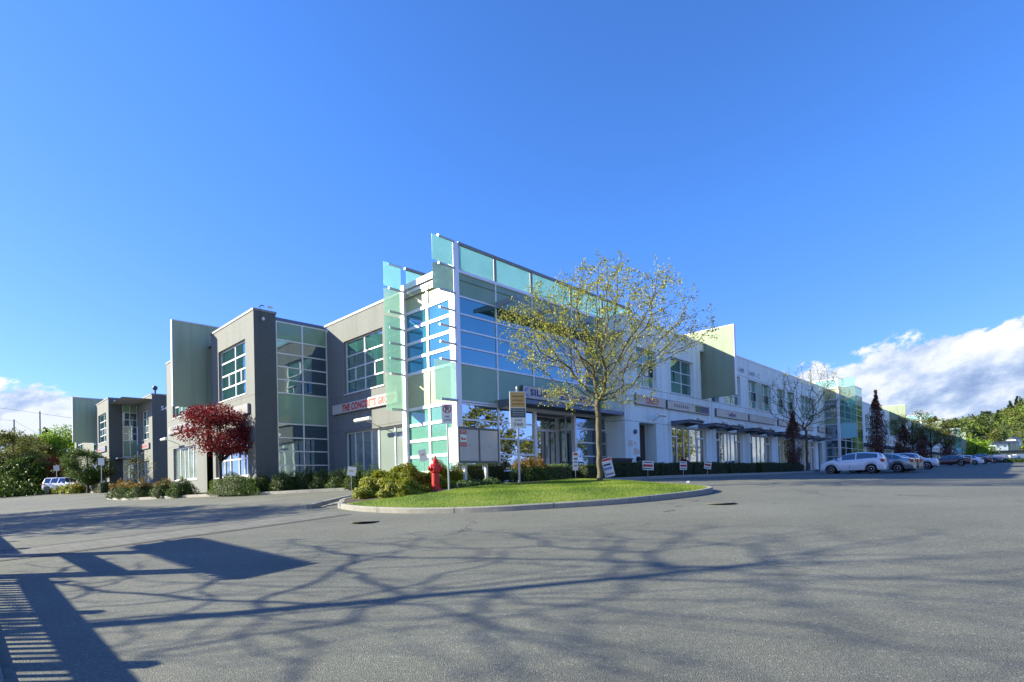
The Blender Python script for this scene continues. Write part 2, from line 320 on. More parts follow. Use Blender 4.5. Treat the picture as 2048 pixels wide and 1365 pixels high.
# ---------------------------------------------------------------- asphalt
def asphalt():
    m,nt,out=newmat('asphalt'); p=N(nt,'ShaderNodeBsdfPrincipled'); L(nt,p.outputs[0],out.inputs[0]); v=coords(nt)
    big=ramp(nt,noise(nt,v,.35,5,.6),[(.3,(.120,.124,.103)),(.7,(.154,.159,.132))])
    vo=N(nt,'ShaderNodeTexVoronoi'); vo.inputs['Scale'].default_value=85; L(nt,v,vo.inputs['Vector'])
    st=ramp(nt,vo.outputs['Color'],[(.0,(.76,.76,.77)),(.55,(.97,.97,.97)),(.9,(1.12,1.12,1.1)),(1,(1.9,1.85,1.8))])
    sp=N(nt,'ShaderNodeSeparateColor'); L(nt,vo.outputs['Color'],sp.inputs[0]); L(nt,sp.outputs[0],st.node.inputs[0])
    fine=noise(nt,v,18,6,.8); fr=ramp(nt,fine,[(.3,(.82,.82,.83)),(.7,(1.14,1.14,1.13))])
    a=N(nt,'ShaderNodeMix',data_type='RGBA',blend_type='MULTIPLY'); a.inputs[0].default_value=1; L(nt,big,a.inputs[6]); L(nt,st,a.inputs[7])
    b=N(nt,'ShaderNodeMix',data_type='RGBA',blend_type='MULTIPLY'); b.inputs[0].default_value=1; L(nt,a.outputs[2],b.inputs[6]); L(nt,fr,b.inputs[7])
    # oil spots and old tar patches
    sp2=ramp(nt,noise(nt,v,1.1,3,.5),[(.66,(1,1,1)),(.74,(.74,.74,.74))]); c=N(nt,'ShaderNodeMix',data_type='RGBA',blend_type='MULTIPLY'); c.inputs[0].default_value=1; L(nt,b.outputs[2],c.inputs[6]); L(nt,sp2,c.inputs[7])
    # hairline cracks, broken up so that only stretches of them show, and faint pale wheel-worn tracks
    wv=N(nt,'ShaderNodeVectorMath',operation='ADD'); ns=N(nt,'ShaderNodeTexNoise'); ns.inputs['Scale'].default_value=1.6; ns.inputs['Detail'].default_value=5; L(nt,v,ns.inputs['Vector']); sc_=N(nt,'ShaderNodeVectorMath',operation='SCALE'); sc_.inputs['Scale'].default_value=1.1; L(nt,ns.outputs['Color'],sc_.inputs[0]); L(nt,v,wv.inputs[0]); L(nt,sc_.outputs[0],wv.inputs[1])
    ck=N(nt,'ShaderNodeTexVoronoi',feature='DISTANCE_TO_EDGE'); ck.inputs['Scale'].default_value=.22; L(nt,wv.outputs[0],ck.inputs['Vector'])
    l1=ramp(nt,ck.outputs['Distance'],[(0,(1,1,1)),(.006,(0,0,0))]); l2=ramp(nt,noise(nt,v,.16,2,.5),[(.50,(0,0,0)),(.56,(1,1,1))]); cm_=N(nt,'ShaderNodeMath',operation='MULTIPLY'); L(nt,l1,cm_.inputs[0]); L(nt,l2,cm_.inputs[1])
    d_=N(nt,'ShaderNodeMix',data_type='RGBA'); L(nt,cm_.outputs[0],d_.inputs[0]); L(nt,c.outputs[2],d_.inputs[6]); d_.inputs[7].default_value=(.05,.05,.05,1)
    tk=ramp(nt,noise(nt,coords(nt,1,stretch=(.10,.55,1)),1.0,3,.6),[(.35,(.90,.90,.90)),(.65,(1.10,1.10,1.09))]); e_=N(nt,'ShaderNodeMix',data_type='RGBA',blend_type='MULTIPLY'); e_.inputs[0].default_value=1; L(nt,d_.outputs[2],e_.inputs[6]); L(nt,tk,e_.inputs[7]); c=e_
    L(nt,c.outputs[2],p.inputs['Base Color']); p.inputs['Roughness'].default_value=.82; p.inputs['Specular IOR Level'].default_value=.4
    bp=N(nt,'ShaderNodeBump'); bp.inputs['Strength'].default_value=.8; bp.inputs['Distance'].default_value=.006; L(nt,vo.outputs['Distance'],bp.inputs['Height']); L(nt,bp.outputs[0],p.inputs['Normal'])
    return m
M['asphalt']=asphalt()
def pavers():
    m,nt,out=newmat('concrete pavers'); p=N(nt,'ShaderNodeBsdfPrincipled'); L(nt,p.outputs[0],out.inputs[0]); v=coords(nt)
    br=N(nt,'ShaderNodeTexBrick'); br.inputs['Scale'].default_value=1; br.inputs['Brick Width'].default_value=.24; br.inputs['Row Height'].default_value=.24; br.inputs['Mortar Size'].default_value=.012; br.offset=0
    br.inputs['Color1'].default_value=(.128,.131,.115,1); br.inputs['Color2'].default_value=(.150,.152,.134,1); br.inputs['Mortar'].default_value=(.10,.10,.095,1); L(nt,v,br.inputs['Vector'])
    mm=N(nt,'ShaderNodeMix',data_type='RGBA',blend_type='MULTIPLY'); mm.inputs[0].default_value=1; L(nt,br.outputs[0],mm.inputs[6]); L(nt,ramp(nt,noise(nt,v,2.2,6,.7),[(.3,(.7,.7,.7)),(.7,(1.15,1.15,1.15))]),mm.inputs[7])
    L(nt,mm.outputs[2],p.inputs['Base Color']); p.inputs['Roughness'].default_value=.9; br.inputs['Vector'].links[0].from_node.inputs['Rotation'].default_value=(0,0,-ROT); return m
M['pavers']=pavers()
def lin(*segs): return np.concatenate([np.arange(a,b,s) for a,b,s in segs])
def terrain_grid(name,us,vs,dz,mat,keep=None,hfun=None):
    U,V=np.meshgrid(us,vs,indexing='ij'); Z=gza(U,V)+dz
    if hfun is not None: Z=Z+hfun(U,V)
    X=C0.x+AU.x*U+BV.x*V; Y=C0.y+AU.y*U+BV.y*V; P=np.stack([X,Y,Z],-1).reshape(-1,3)
    a,b=len(us),len(vs); I=np.arange(a*b).reshape(a,b); F=np.stack([I[:-1,:-1],I[1:,:-1],I[1:,1:],I[:-1,1:]],-1).reshape(-1,4)
    if keep is not None:
        uc=(U[:-1,:-1]+U[1:,1:])/2; vc=(V[:-1,:-1]+V[1:,1:])/2; F=F[keep(uc.ravel(),vc.ravel())]
    used=np.unique(F); mp=np.zeros(len(P),int); mp[used]=np.arange(len(used))
    return npmesh(name,P[used],mp[F],mat,smooth=True)
g=terrain_grid('ground',lin((-300,-30,15),(-30,40,.5),(40,150,3),(150,400,20),(400,2600,150)),lin((-400,-30,15),(-30,40,.5),(40,120,4),(120,1500,60)),0,M['asphalt']); tag(g,kind='structure')
def inpoly(poly):
    def f(u,v):
        r=np.zeros(len(u),bool); n=len(poly)
        for i in range(n):
            (x1,y1),(x2,y2)=poly[i],poly[(i+1)%n]
            c=((y1>v)!=(y2>v))&(u<(x2-x1)*(v-y1)/(y2-y1+1e-12)+x1); r^=c
        return r
    return f
def dist_edge(poly,U,V):
    d=np.full(U.shape,9.)
    for i in range(len(poly)):
        x1,y1=poly[i];x2,y2=poly[(i+1)%len(poly)]; dx,dy=x2-x1,y2-y1; t=np.clip(((U-x1)*dx+(V-y1)*dy)/(dx*dx+dy*dy+1e-12),0,1)
        d=np.minimum(d,np.hypot(U-x1-t*dx,V-y1-t*dy))
    return d
def bed(name,poly,step,mat,mound=0,dz=.12,sub=None):
    us=np.arange(min(p[0] for p in poly)-step,max(p[0] for p in poly)+step,step); vs=np.arange(min(p[1] for p in poly)-step,max(p[1] for p in poly)+step,step)
    f=inpoly(poly); keep=(lambda u,v:f(u,v)&sub(u,v)) if sub else f
    h=(lambda U,V:mound*np.clip(dist_edge(poly,U,V)/1.8,0,1)) if mound else None
    return tag(terrain_grid(name,us,vs,dz,mat,keep,h),kind='structure')
def smoothpath(pts,sub=4,closed=False):
    o=[];n=len(pts)
    for i in range(n if closed else n-1):
        p0=pts[(i-1)%n] if (closed or i>0) else pts[i]; p1=pts[i]; p2=pts[(i+1)%n]; p3=pts[(i+2)%n] if (closed or i+2<n) else p2
        for k in range(sub):
            t=k/sub; o.append(tuple(.5*((2*b)+(-a+c)*t+(2*a-5*b+4*c-d)*t*t+(-a+3*b-3*c+d)*t**3) for a,b,c,d in zip(p0,p1,p2,p3)))
    if not closed: o.append(tuple(pts[-1]))
    return o
def kerb(pts,w=.17,h=.15,closed=False,sub=4,jt=2.4):
    path=smoothpath(pts,sub,closed); k=len(path); prof=[(-w/2,-.2),(-w/2,h*.8),(-w*.36,h),(w*.36,h),(w/2,h*.8),(w/2+.03,-.2)]; vs=[];fs=[]; m=len(prof)
    acc=0
    for i,p in enumerate(path):
        a=path[(i-1)%k] if (closed or i>0) else path[i]; b=path[(i+1)%k] if (closed or i<k-1) else path[i]
        dx,dy=b[0]-a[0],b[1]-a[1]; l=math.hypot(dx,dy) or 1; nx,ny=-dy/l,dx/l
        for s,z in prof: vs.append(W(p[0]+nx*s,p[1]+ny*s,gz(*p)+z))
    for i in range(k if closed else k-1):
        j=(i+1)%k
        for q in range(m-1): fs.append((i*m+q,i*m+q+1,j*m+q+1,j*m+q))
    if not closed: fs+=[tuple(range(m)),tuple((k-1)*m+q for q in range(m))]
    o=tag(MB().add(vs,fs).build('kerb',M['conc'],smooth=True),kind='structure'); return path
def jointlines(path,every,w=.17,h=.15):
    mb=MB(); acc=every*.4
    for a,b in zip(path,path[1:]):
        l=math.hypot(b[0]-a[0],b[1]-a[1]); acc+=l
        if acc>every:
            acc=0; t=((b[0]-a[0])/l,(b[1]-a[1])/l); n=(-t[1],t[0]); c=b; q=[]
            for s,z in [(-w/2-.004,-.05),(-w/2-.004,h*.8),(-w*.36,h+.004),(w*.36,h+.004),(w/2+.006,h*.8),(w/2+.03,-.05)]:
                q.append((s,z))
            for (s1,z1),(s2,z2) in zip(q,q[1:]):
                mb.quad(*[W(c[0]+n[0]*s+t[0]*e,c[1]+n[1]*s+t[1]*e,gz(*c)+z) for s,z,e in ((s1,z1,-.008),(s2,z2,-.008),(s2,z2,.008),(s1,z1,.008))])
    tag(mb.build('kerb_joint',M['joint'],fix=False),kind='structure')
MND=.13
ISL=[(-7.75,-3.5),(-8.15,-4.2),(-8.27,-5.4),(-8.15,-6.6),(-7.8,-7.85),(-7.0,-9.3),(-5.9,-10.5),(-4.9,-11.35),(-3.8,-11.9),(-2.2,-12.25),(-.8,-12.15),(-.05,-11.85),(.45,-11.3),(.75,-10.5),(1.5,-9.2),(2.6,-7.4),(2.8,-6.0),(2.4,-4.7),(1.6,-3.9),(-2.4,-3.1),(-6.4,-2.0)]
ip=smoothpath(ISL,4,True)
def lawn_sub(u,v): return v< -5.45+.25*np.sin(u*1.3)-.10*(u+3)*(u>-3)+np.where(u<-6.2,(-6.2-u)*.55,0)
def grassmat():
    m,nt,out=newmat('lawn turf'); p=N(nt,'ShaderNodeBsdfPrincipled'); L(nt,p.outputs[0],out.inputs[0]); p.inputs['Roughness'].default_value=.8; v=coords(nt)
    c=ramp(nt,noise(nt,v,1.6,6,.75),[(.3,(.08,.14,.02)),(.5,(.14,.21,.03)),(.72,(.24,.26,.07))]); L(nt,c,p.inputs['Base Color']); return m
M['turf']=grassmat(); M['blade']=leafmat('grass blades',[(.06,.12,.012),(.15,.25,.025),(.24,.33,.04),(.34,.34,.09)],.45)
bed('lawn',ip,.1,M['turf'],mound=MND,sub=lawn_sub); bed('mulch_bed',ip,.1,M['mulch'],mound=MND,sub=lambda u,v:~lawn_sub(u,v))
kp=kerb(ISL,closed=True,w=.17,h=.14); jointlines(kp[6:],2.4,.17,.14)
MND_=0
def isl_z(u,v):
    d=float(dist_edge(ip,np.array([u]),np.array([v]))[0]); return gz(u,v)+.12+MND*min(1,d/1.8)
# grass blades
ub=RNG.uniform(-8.8,3.8,170000); vb=RNG.uniform(-12.5,-4.6,170000); k=inpoly(ip)(ub,vb)&lawn_sub(ub,vb); ub,vb=ub[k],vb[k]
dd=dist_edge(ip,ub,vb); k=dd>.07; ub,vb,dd=ub[k],vb[k],dd[k]; n=len(ub); zb=gza(ub,vb)+.115+MND*np.clip(dd/1.8,0,1)
base=np.stack([C0.x+AU.x*ub+BV.x*vb,C0.y+AU.y*ub+BV.y*vb,zb],1); th=RNG.uniform(0,TAU,n); w=.006; hgt=RNG.uniform(.02,.055,n)
dx=np.stack([np.cos(th)*w,np.sin(th)*w,0*th],1); tip=base+np.stack([RNG.normal(0,.014,n),RNG.normal(0,.014,n),hgt],1)
V3=np.stack([base-dx,base+dx,tip],1).reshape(-1,3); tn=np.repeat(np.clip(RNG.normal(.45,.2,n)+.36*np.sin(ub*2.1)*np.sin(vb*1.7),0,1),3)
tag(npmesh('grass',V3,np.arange(n*3).reshape(n,3),M['blade'],tint=tn),'short spring grass on the kerbed corner island','grass',kind='stuff')
BW=[(-.9,3.4),(-2.3,6.2),(-4.3,9.4),(-5.3,13),(-5.9,16.5),(-6.9,20),(-7.9,24),(-8.3,28.5),(-7.6,31.2),(-4.2,31.3)]
kerb(BW); bed('mulch_bed',BW+[(-4.3,12.3),(0,12.3),(0,3.6)],.2,M['mulch'])
kerb([(-8.55,-2.9),(-7.6,-2.0),(-6.1,-.9),(-4.4,.1),(-3.0,1.0)],h=.13,sub=5)
bed('concrete_apron',[(-8.3,-3.1),(-7.5,-2.1),(-6.1,-1.1),(-3.2,.9),(-1,-.3),(-2.4,-2.9),(-6.4,-1.9)],.15,M['conc'],dz=.03)
BF=[(3.3,-3.4),(3.9,-4.6),(5.6,-5.15),(12,-5.35),(20,-5.5),(33,-5.6),(34.2,-5.2),(34.4,-3.3)]
kerb(BF); bed('mulch_bed',[(3.6,-3.5),(4.1,-4.5),(5.6,-5.05),(12,-5.25),(20,-5.4),(33.8,-5.4),(34.2,-3.4)],.2,M['mulch'])
bed('sidewalk',[(0,-3.4),(54,-3.4),(54,-1.3),(12,-1.3),(12,1.4),(0,1.4)],.25,M['conc'],dz=.11)
BX=[(-5.2,46.8),(-5.6,49),(-6.3,52),(-7.0,57),(-7.4,64),(-7.4,78)]
kerb(BX); bed('mulch_bed',BX+[(-4.5,78),(-4.5,52.8),(-1.9,52.8),(-1.9,46.5)],.4,M['mulch'])
def sheet(name,pts,mat,dz=.008,step=.5):
    # a draped four-cornered strip
    a,b,c,d=pts; nu=max(2,int(max(math.dist(a,b),math.dist(d,c))/step)+1); nv=max(2,int(max(math.dist(a,d),math.dist(b,c))/step)+1); vs=[];fs=[]
    for i in range(nu):
        for j in range(nv):
            s,t=i/(nu-1),j/(nv-1); u=(1-t)*((1-s)*a[0]+s*b[0])+t*((1-s)*d[0]+s*c[0]); v=(1-t)*((1-s)*a[1]+s*b[1])+t*((1-s)*d[1]+s*c[1]); vs.append(W(u,v,gz(u,v)+dz))
    for i in range(nu-1):
        for j in range(nv-1): fs.append((i*nv+j,(i+1)*nv+j,(i+1)*nv+j+1,i*nv+j+1))
    return tag(MB().add(vs,fs).build(name,mat,fix=False),kind='structure')
M['gutter']=surf('worn concrete gutter',(.140,.142,.134),.9,var=.2,vscale=1.5,bump=.5,bscale=60,detail2=(11,.2))
pvr=sheet('paver_strip',[(-17,-4.1),(-8.75,-4.35),(-8.85,-5.75),(-17,-5.65)],M['pavers'],.006,.4)
for v0 in (-4.05,-5.72): sheet('paver_edge',[(-17,v0),(-8.8,v0-(.28 if v0>-5 else .12)),(-8.8,v0-(.36 if v0>-5 else .20)),(-17,v0-.08)],M['joint'],.011,.4)
for q in range(9): sheet('road_marking',[(6.5+q*2.75,-10.9),(6.58+q*2.75,-10.9),(6.58+q*2.75,-6.1),(6.5+q*2.75,-6.1)],M['roadwhite'],.009)
sheet('road_marking',[(3.9,-9.3),(6.4,-8.1),(6.35,-7.98),(3.85,-9.18)],M['roadwhite'],.010)
for a,b in ():
    sheet('road_marking',[a,b,(b[0]+.06,b[1]-.09),(a[0]+.05,a[1]-.10)],M['yellow'],.010,.3)

kerb([(-16.12,-16),(-16.12,-10),(-16.12,-2),(-16.12,20)],w=.20,h=.10,sub=6); bed('verge',[(-19,-16),(-16.2,-16),(-16.2,20),(-19,20)],.5,M['conc'],dz=.06)
for i,(u,v) in enumerate(((-9.44,-7.64),(-3.67,-13.75),(-2.2,-10.9))):
    r=.33 if i<2 else .2; mb=MB().lathe([(r,0),(r,.012),(r*.9,.014),(r*.88,.008),(0.02,.009)],n=28)
    if i<2: o=mb.build('manhole_cover',M['iron']); o.location=W(u,v,gz(u,v)+.004); o.rotation_euler=(-.045 if i else -.06,-.01,0); tag(o,['round iron manhole cover in the asphalt below the left end of the island kerb','round iron manhole cover in the open asphalt right of the island tip'][i],'manhole cover','manhole covers in the road')
# scattered litter-dark patches of tar seam along the drive
for u,v,l,a in ((-5.5,-13.3,.35,.2),(-3.4,-12.95,.3,.1),(-4.6,-13.1,.22,.3)):
    sheet('tar_patch',[(u,v),(u+l,v-l*a),(u+l,v-l*a+.06),(u,v+.07)],M['joint'],.006,.2)
# ---------------------------------------------------------------- facade kit. s runs along the wall, d is outward, z is up
class Front:                                     # faces the car park (-v)
    def __init__(s,c): s.c=c
    def p(s,a,d,z): return (a,s.c-d,z)
class Side:                                      # faces the drive (-u)
    def __init__(s,c): s.c=c
    def p(s,a,d,z): return (s.c-d,a,z)
def fbox(mb,F,s0,s1,d0,d1,z0,z1):
    a=F.p(s0,d0,z0); b=F.p(s1,d1,z1); return mb.box(a[0],b[0],a[1],b[1],a[2],b[2])
def wall(par,F,s0,s1,z0,z1,holes,mat,rev=.28,name='wall'):
    ss=sorted({s0,s1,*[h[0] for h in holes],*[h[1] for h in holes]}); zs=sorted({z0,z1,*[h[2] for h in holes],*[h[3] for h in holes]}); mb=MB()
    for a,b in zip(ss,ss[1:]):
        for c,d in zip(zs,zs[1:]):
            m=((a+b)/2,(c+d)/2)
            if any(h[0]<m[0]<h[1] and h[2]<m[1]<h[3] for h in holes): continue
            mb.quad(F.p(a,0,c),F.p(b,0,c),F.p(b,0,d),F.p(a,0,d))
    for a,b,c,d in holes:
        for q in (((a,c),(b,c)),((b,c),(b,d)),((b,d),(a,d)),((a,d),(a,c))):
            (x1,y1),(x2,y2)=q; mb.quad(F.p(x1,0,y1),F.p(x2,0,y2),F.p(x2,-rev,y2),F.p(x1,-rev,y1))
    return mb.build(name,mat,par,fix=False)
def coping(par,F,s0,s1,z,mat,h=.12): fbox(mb:=MB(),F,s0-.02,s1+.02,-.3,.04,z,z+h); return mb.build('coping',mat,par)
def joints(par,F,s0,s1,zs,vs=(),z0=0,z1=10,w=.022):
    mb=MB()
    for z in zs: fbox(mb,F,s0,s1,-.001,.003,z-w/2,z+w/2)
    for s in vs: fbox(mb,F,s-w/3,s+w/3,-.001,.0035,z0,z1)
    return mb.build('control_joint',M['joint'],par)
def window(par,F,s0,s1,z0,z1,vs=(),hs=(),g='glass',dep=.2,bw=.065,sash=(),name='window',bm='frame',gmap=None,sill=True):
    mb=MB(); d0,d1=-dep-.04,-dep+.05
    for z in (z0+bw/2,z1-bw/2,*hs): fbox(mb,F,s0,s1,d0,d1-.003,z-bw/2,z+bw/2)
    for s in (s0+bw/2,s1-bw/2,*vs): fbox(mb,F,s-bw/2,s+bw/2,d0-.002,d1,z0,z1)
    o=mb.build(name,M[bm],par)
    S=[s0,*sorted(vs),s1]; Z=[z0,*sorted(hs),z1]; panes={}
    for i,(a,b) in enumerate(zip(S,S[1:])):
        for j,(c,d) in enumerate(zip(Z,Z[1:])):
            k=gmap(i,j) if gmap else g
            run=0
            if gmap:
                jj=j
                while jj>0 and gmap(i,jj-1)==k: jj-=1
                ii=i
                while ii>0 and gmap(ii-1,j)==k: ii-=1
                run=(ii,jj)
            if k is None: continue
            t=[random.uniform(-.004,.004) for _ in range(3)]; q=panes.setdefault((k,run),MB())
            q.quad(F.p(a,-dep-t[0],c),F.p(b,-dep-t[1],c),F.p(b,-dep-t[1]-t[2],d),F.p(a,-dep-t[0]-t[2],d))
    for (k,_),q in panes.items(): q.build('spandrel_panel' if k in('spandrel','creamp') else 'pane',M[k],o,fix=False)
    if sash:
        q=MB()
        for a,b,c,d in sash:
            for x in ((a,b,c,c+.05),(a,b,d-.05,d),(a,a+.05,c,d),(b-.05,b,c,d)): fbox(q,F,x[0],x[1],-dep+.02,-dep+.075,x[2],x[3])
        q.build('sash',M['sash'],o)
    if sill: fbox(q:=MB(),F,s0-.03,s1+.03,-dep,.035,z0-.06,z0-.005); q.build('sill',M[bm],o)
    return o
def canopy(par,s0,s1,c,z=3.52,out=1.35):
    mb=MB(); h=.22
    for s in (s0,s1): mb.add([(s-.04,c,z-.04),(s+.04,c,z-.04),(s-.04,c,z+h),(s+.04,c,z+h),(s-.04,c-out,z+.1),(s+.04,c-out,z+.1),(s-.04,c-out,z+h),(s+.04,c-out,z+h)],[(0,1,3,2),(4,6,7,5),(0,4,5,1),(2,3,7,6),(0,2,6,4),(1,5,7,3)])
    mb.box(s0-.1,s1+.1,c-out-.05,c-.003,z+h+.002,z+h+.04)
    for k in range(5): mb.box(s0,s1,c-out*(k+.5)/5-.02,c-out*(k+.5)/5+.02,z+.07,z+h)
    o=mb.build('canopy',M['steel'],par)
    q=MB().box(s1-.75,s1-.1,c-out-.02,c-out+.16,z+h+.08,z+h+.2).box(s1-.45,s1-.4,c-out+.04,c-out+.1,z+h+.04,z+h+.08); q.build('canopy_lamp',M['galv'],o)
def shopfront(par,F,s0,s1,z1,kind=0):
    w=s1-s0; vs=[s0+w*f for f in ((.20,.40,.56,.78),(.2,.36,.5,.62,.8),(.18,.4,.58,.8))[kind%3]]
    o=window(par,F,s0,s1,.13,z1,vs,(),'glassS',.25,.07,sill=False,name='shopfront')
    for a,b in ((s0,vs[0]),(vs[-1],s1)):
        q=MB(); fbox(q,F,a+.03,b-.03,-.22,-.14,2.72,2.82)
        for x in (a+.06,b-.12): fbox(q,F,x,x+.06,-.215,-.16,.15,2.72)
        fbox(q,F,a+.12,b-.12,-.215,-.16,.15,.36); fbox(q,F,b-.24,b-.2,-.16,-.09,1.0,1.5)
        q.build('door',M['frame'],o)
def signboard(F,s0,s1,z0,z1,label,name='shop_sign',group='shop signs over the ground floor',mat='signface',dep=.14):
    m=(s0+s1)/2; p=F.p(m,.0,z0); t=thing(name,label,'sign',p[0],p[1],p[2],0,group)
    G=type(F)(0); q=MB(); h=(s1-s0)/2; fbox(q,G,-h,h,0.01,dep,0,z1-z0); q.build('sign_box',M['steel'] if mat=='signface' else M['greytrim'],t)
    q=MB(); fbox(q,G,-h+.03,h-.03,dep,dep+.012,.03,z1-z0-.03); q.build('sign_face',M[mat],t)
    return t,G,dep+.016
def shoptext(t,G,d,s,h,s0,wid,z,mat,**k):
    f='front' if isinstance(G,Front) else 'left'
    p=(s0,-d,z) if f=='front' else (-d,s0,z)
    return text(s,h,M[mat],t,p,f,ext=.004,wid=wid,**k)
def walllamp(par,F,s,z,out=.9,l=1.3):
    q=MB(); a=F.p(s-l*.45,.02,z-.25); b=F.p(s-l*.35,out*.5,z-.12); c=F.p(s,out,z); q.ring([F.p(s+.1,0,z-.3),F.p(s+.1,out*.45,z-.12),F.p(s+.1,out*.9,z)],.022,6)
    o=q.build('wall_lamp',M['galv'],par); q=MB(); q.ring([F.p(s-l/2,out,z),F.p(s+l/2,out,z)],.105,14); q.build('lamp_tube',M['lamp'],o,smooth=True)
RAILS=[.55,1.36,2.16,2.97,3.79,5.59,6.37,7.14,7.91,8.73]
def isop(j): return j in (5,10)
H=9.86
# ================================================================ the corner office building
ob=thing('office_building','long two storey office block with glazed corner tower, white front and grey side wings','building',0,0,0)
mb=MB()   # roofs, set a little under the parapets
mb.quad((0,0,9.5),(12,0,9.5),(12,30,9.5),(0,30,9.5)); mb.quad((12,-1.3,9.4),(54.8,-1.3,9.4),(54.8,30,9.4),(12,30,9.4)); mb.quad((-4.35,12.3,9.4),(0,12.3,9.4),(0,30,9.4),(-4.35,30,9.4)); mb.build('roof',M['roofm'],ob,fix=False)
mb=MB(); mb.quad((-4.41,30,-.6),(54.8,30,-.6),(54.8,30,9.8),(-4.41,30,9.8)); mb.quad((54.8,-1.36,-.6),(54.8,30,-.6),(54.8,30,9.8),(54.8,-1.36,9.8)); mb.build('rear_wall',M['grey'],ob,fix=False)
# glazed tower, front face
F0=Front(0); S0=Side(0)
vsF=[2.68,5.38,8.8]
ALC=(5.45,8.8)
def gF(i,j):
    if j in (0,5): return 'spandrel'
    return 'glass' if i<3 else 'glassD'
tw=window(ob,F0,.1,12,3.79,9.89,vsF,RAILS[5:],dep=.05,bw=.075,gmap=gF,sill=False,name='tower_glazing')
window(ob,F0,.1,5.38,.0,3.76,[2.68],RAILS[:4],'glassS',dep=.052,bw=.075,sill=False,name='tower_glazing'); window(ob,F0,8.82,12,.0,3.76,[],RAILS[:4],'glassD',dep=.052,bw=.075,sill=False,name='tower_glazing')
mb=MB(); fbox(mb,F0,-.1,.24,-.3,.06,-.4,11.2); fbox(mb,F0,.24,12,-.06,.03,9.83,9.97); fbox(mb,F0,5.3,5.46,-.2,.05,0,3.75); fbox(mb,F0,8.74,8.9,-.2,.05,0,3.75); fbox(mb,F0,2.7,8.8,-.3,.04,3.66,3.86); mb.build('corner_post',M['frame'],ob)
# roof screen of aqua glass
for s0,s1,c in ((.24,15.0,0),(.2,6.5,4.15)):
    F=Front(c); q=MB(); pts=[s0,2.68,5.38,8.8,11.95,15.0] if c==0 else [s0,2.2,4.4,6.5]
    for a in pts[1:]: fbox(q,F,a-.07,a+.07,-.1,.02,9.9,11.16)
    fbox(q,F,s0,s1,-.1,.05,11.14,11.26); o=q.build('roof_screen',M['greytrim'],ob)
    for a,b in zip(pts,pts[1:]):
        q=MB(); fbox(q,F,a+.09,b-.09,-.05,-.035,10.0,11.12); q.build('screen_glass',M['aqua'],o)
# entrance recess
mb=MB(); mb.quad((5.46,.05,3.7),(8.8,.05,3.7),(8.8,1.3,3.7),(5.46,1.3,3.7)); mb.quad((5.46,0.05,.12),(5.46,1.3,.12),(5.46,1.3,3.7),(5.46,.05,3.7)); mb.build('entrance_recess',M['greytrim'],ob,fix=False)
FE=Front(1.25); e=window(ob,FE,5.5,8.78,.12,3.7,[8.62],[2.92],'glassS',0,.07,sill=False,name='entrance_glazing')
SE=Side(8.8); window(ob,SE,.05,1.22,.12,3.7,[.62],[2.92],'glassD',-.02,.06,sill=False,name='entrance_glazing')
for a,b in ((6.75,7.66),(7.7,8.6)):
    q=MB()
    for x in ((a,a+.07,.14,2.9),(b-.07,b,.14,2.9),(a+.07,b-.07,.14,.36),(a+.07,b-.07,2.8,2.9)): fbox(q,FE,x[0],x[1],.04,.10,x[2],x[3])
    d=q.build('door',M['frame'],ob); h=(b-.16 if a<7 else a+.12); q=MB().ring([FE.p(h,.1,1.32),FE.p(h,.2,1.32),FE.p(h,.2,1.95),FE.p(h,.1,1.95)],.016,6); q.build('handle',M['sash'],d)
q=MB(); fbox(q,FE,5.5,6.72,.05,.1,.14,3.6); 
# slats added by the white return, standing in for a lattice reflection
q=MB()
for k in range(22): fbox(q,F0,10.75,11.98,-.045,.035,.7+k*.098,.735+k*.098)
fbox(q,F0,10.72,10.76,-.04,.04,.5,3.0); q.build('reflection_slats',M['steel'],ob)
# entrance canopy and upper sunshade
q=MB(); z=3.80
q.box(2.7,13.3,-1.30,-1.24,z,z+.2); q.add([(2.62,0,z-.16),(2.7,0,z-.16),(2.62,0,z+.26),(2.7,0,z+.26),(2.62,-1.3,z+.02),(2.7,-1.3,z+.02),(2.62,-1.3,z+.2),(2.7,-1.3,z+.2)],[(0,1,3,2),(4,6,7,5),(0,4,5,1),(2,3,7,6),(0,2,6,4),(1,5,7,3)])
for k in range(14): q.box(2.7,12.0 if k<20 else 13,-1.22+k*.085,-1.18+k*.085,z+.03,z+.10)
for s in (4.4,6.2,8.0,9.8,11.6): q.box(s,s+.06,-1.24,-.05,z+.101,z+.2)
q.box(2.7,12,-1.24,-.06,z+.202,z+.22); q.build('entrance_canopy',M['steel'],ob)
q=MB(); z=8.78
for s in (2.66,5.36,8.78,11.9): q.add([(s-.03,0,z-.16),(s+.03,0,z-.16),(s-.03,0,z+.16),(s+.03,0,z+.16),(s-.03,-1.55,z-.02),(s+.03,-1.55,z-.02),(s-.03,-1.55,z+.16),(s+.03,-1.55,z+.16)],[(0,1,3,2),(4,6,7,5),(0,4,5,1),(2,3,7,6),(0,2,6,4),(1,5,7,3)])
for k in range(6): y=-.22-k*.24; q.add([(2.7,y,z),(11.9,y,z),(11.9,y+.09,z+.06),(2.7,y+.09,z+.06),(2.7,y,z+.02),(11.9,y,z+.02),(11.9,y+.09,z+.08),(2.7,y+.09,z+.08)],[(0,1,2,3),(4,5,6,7),(0,1,5,4),(2,3,7,6)])
q.build('sunshade',M['slat'],ob)
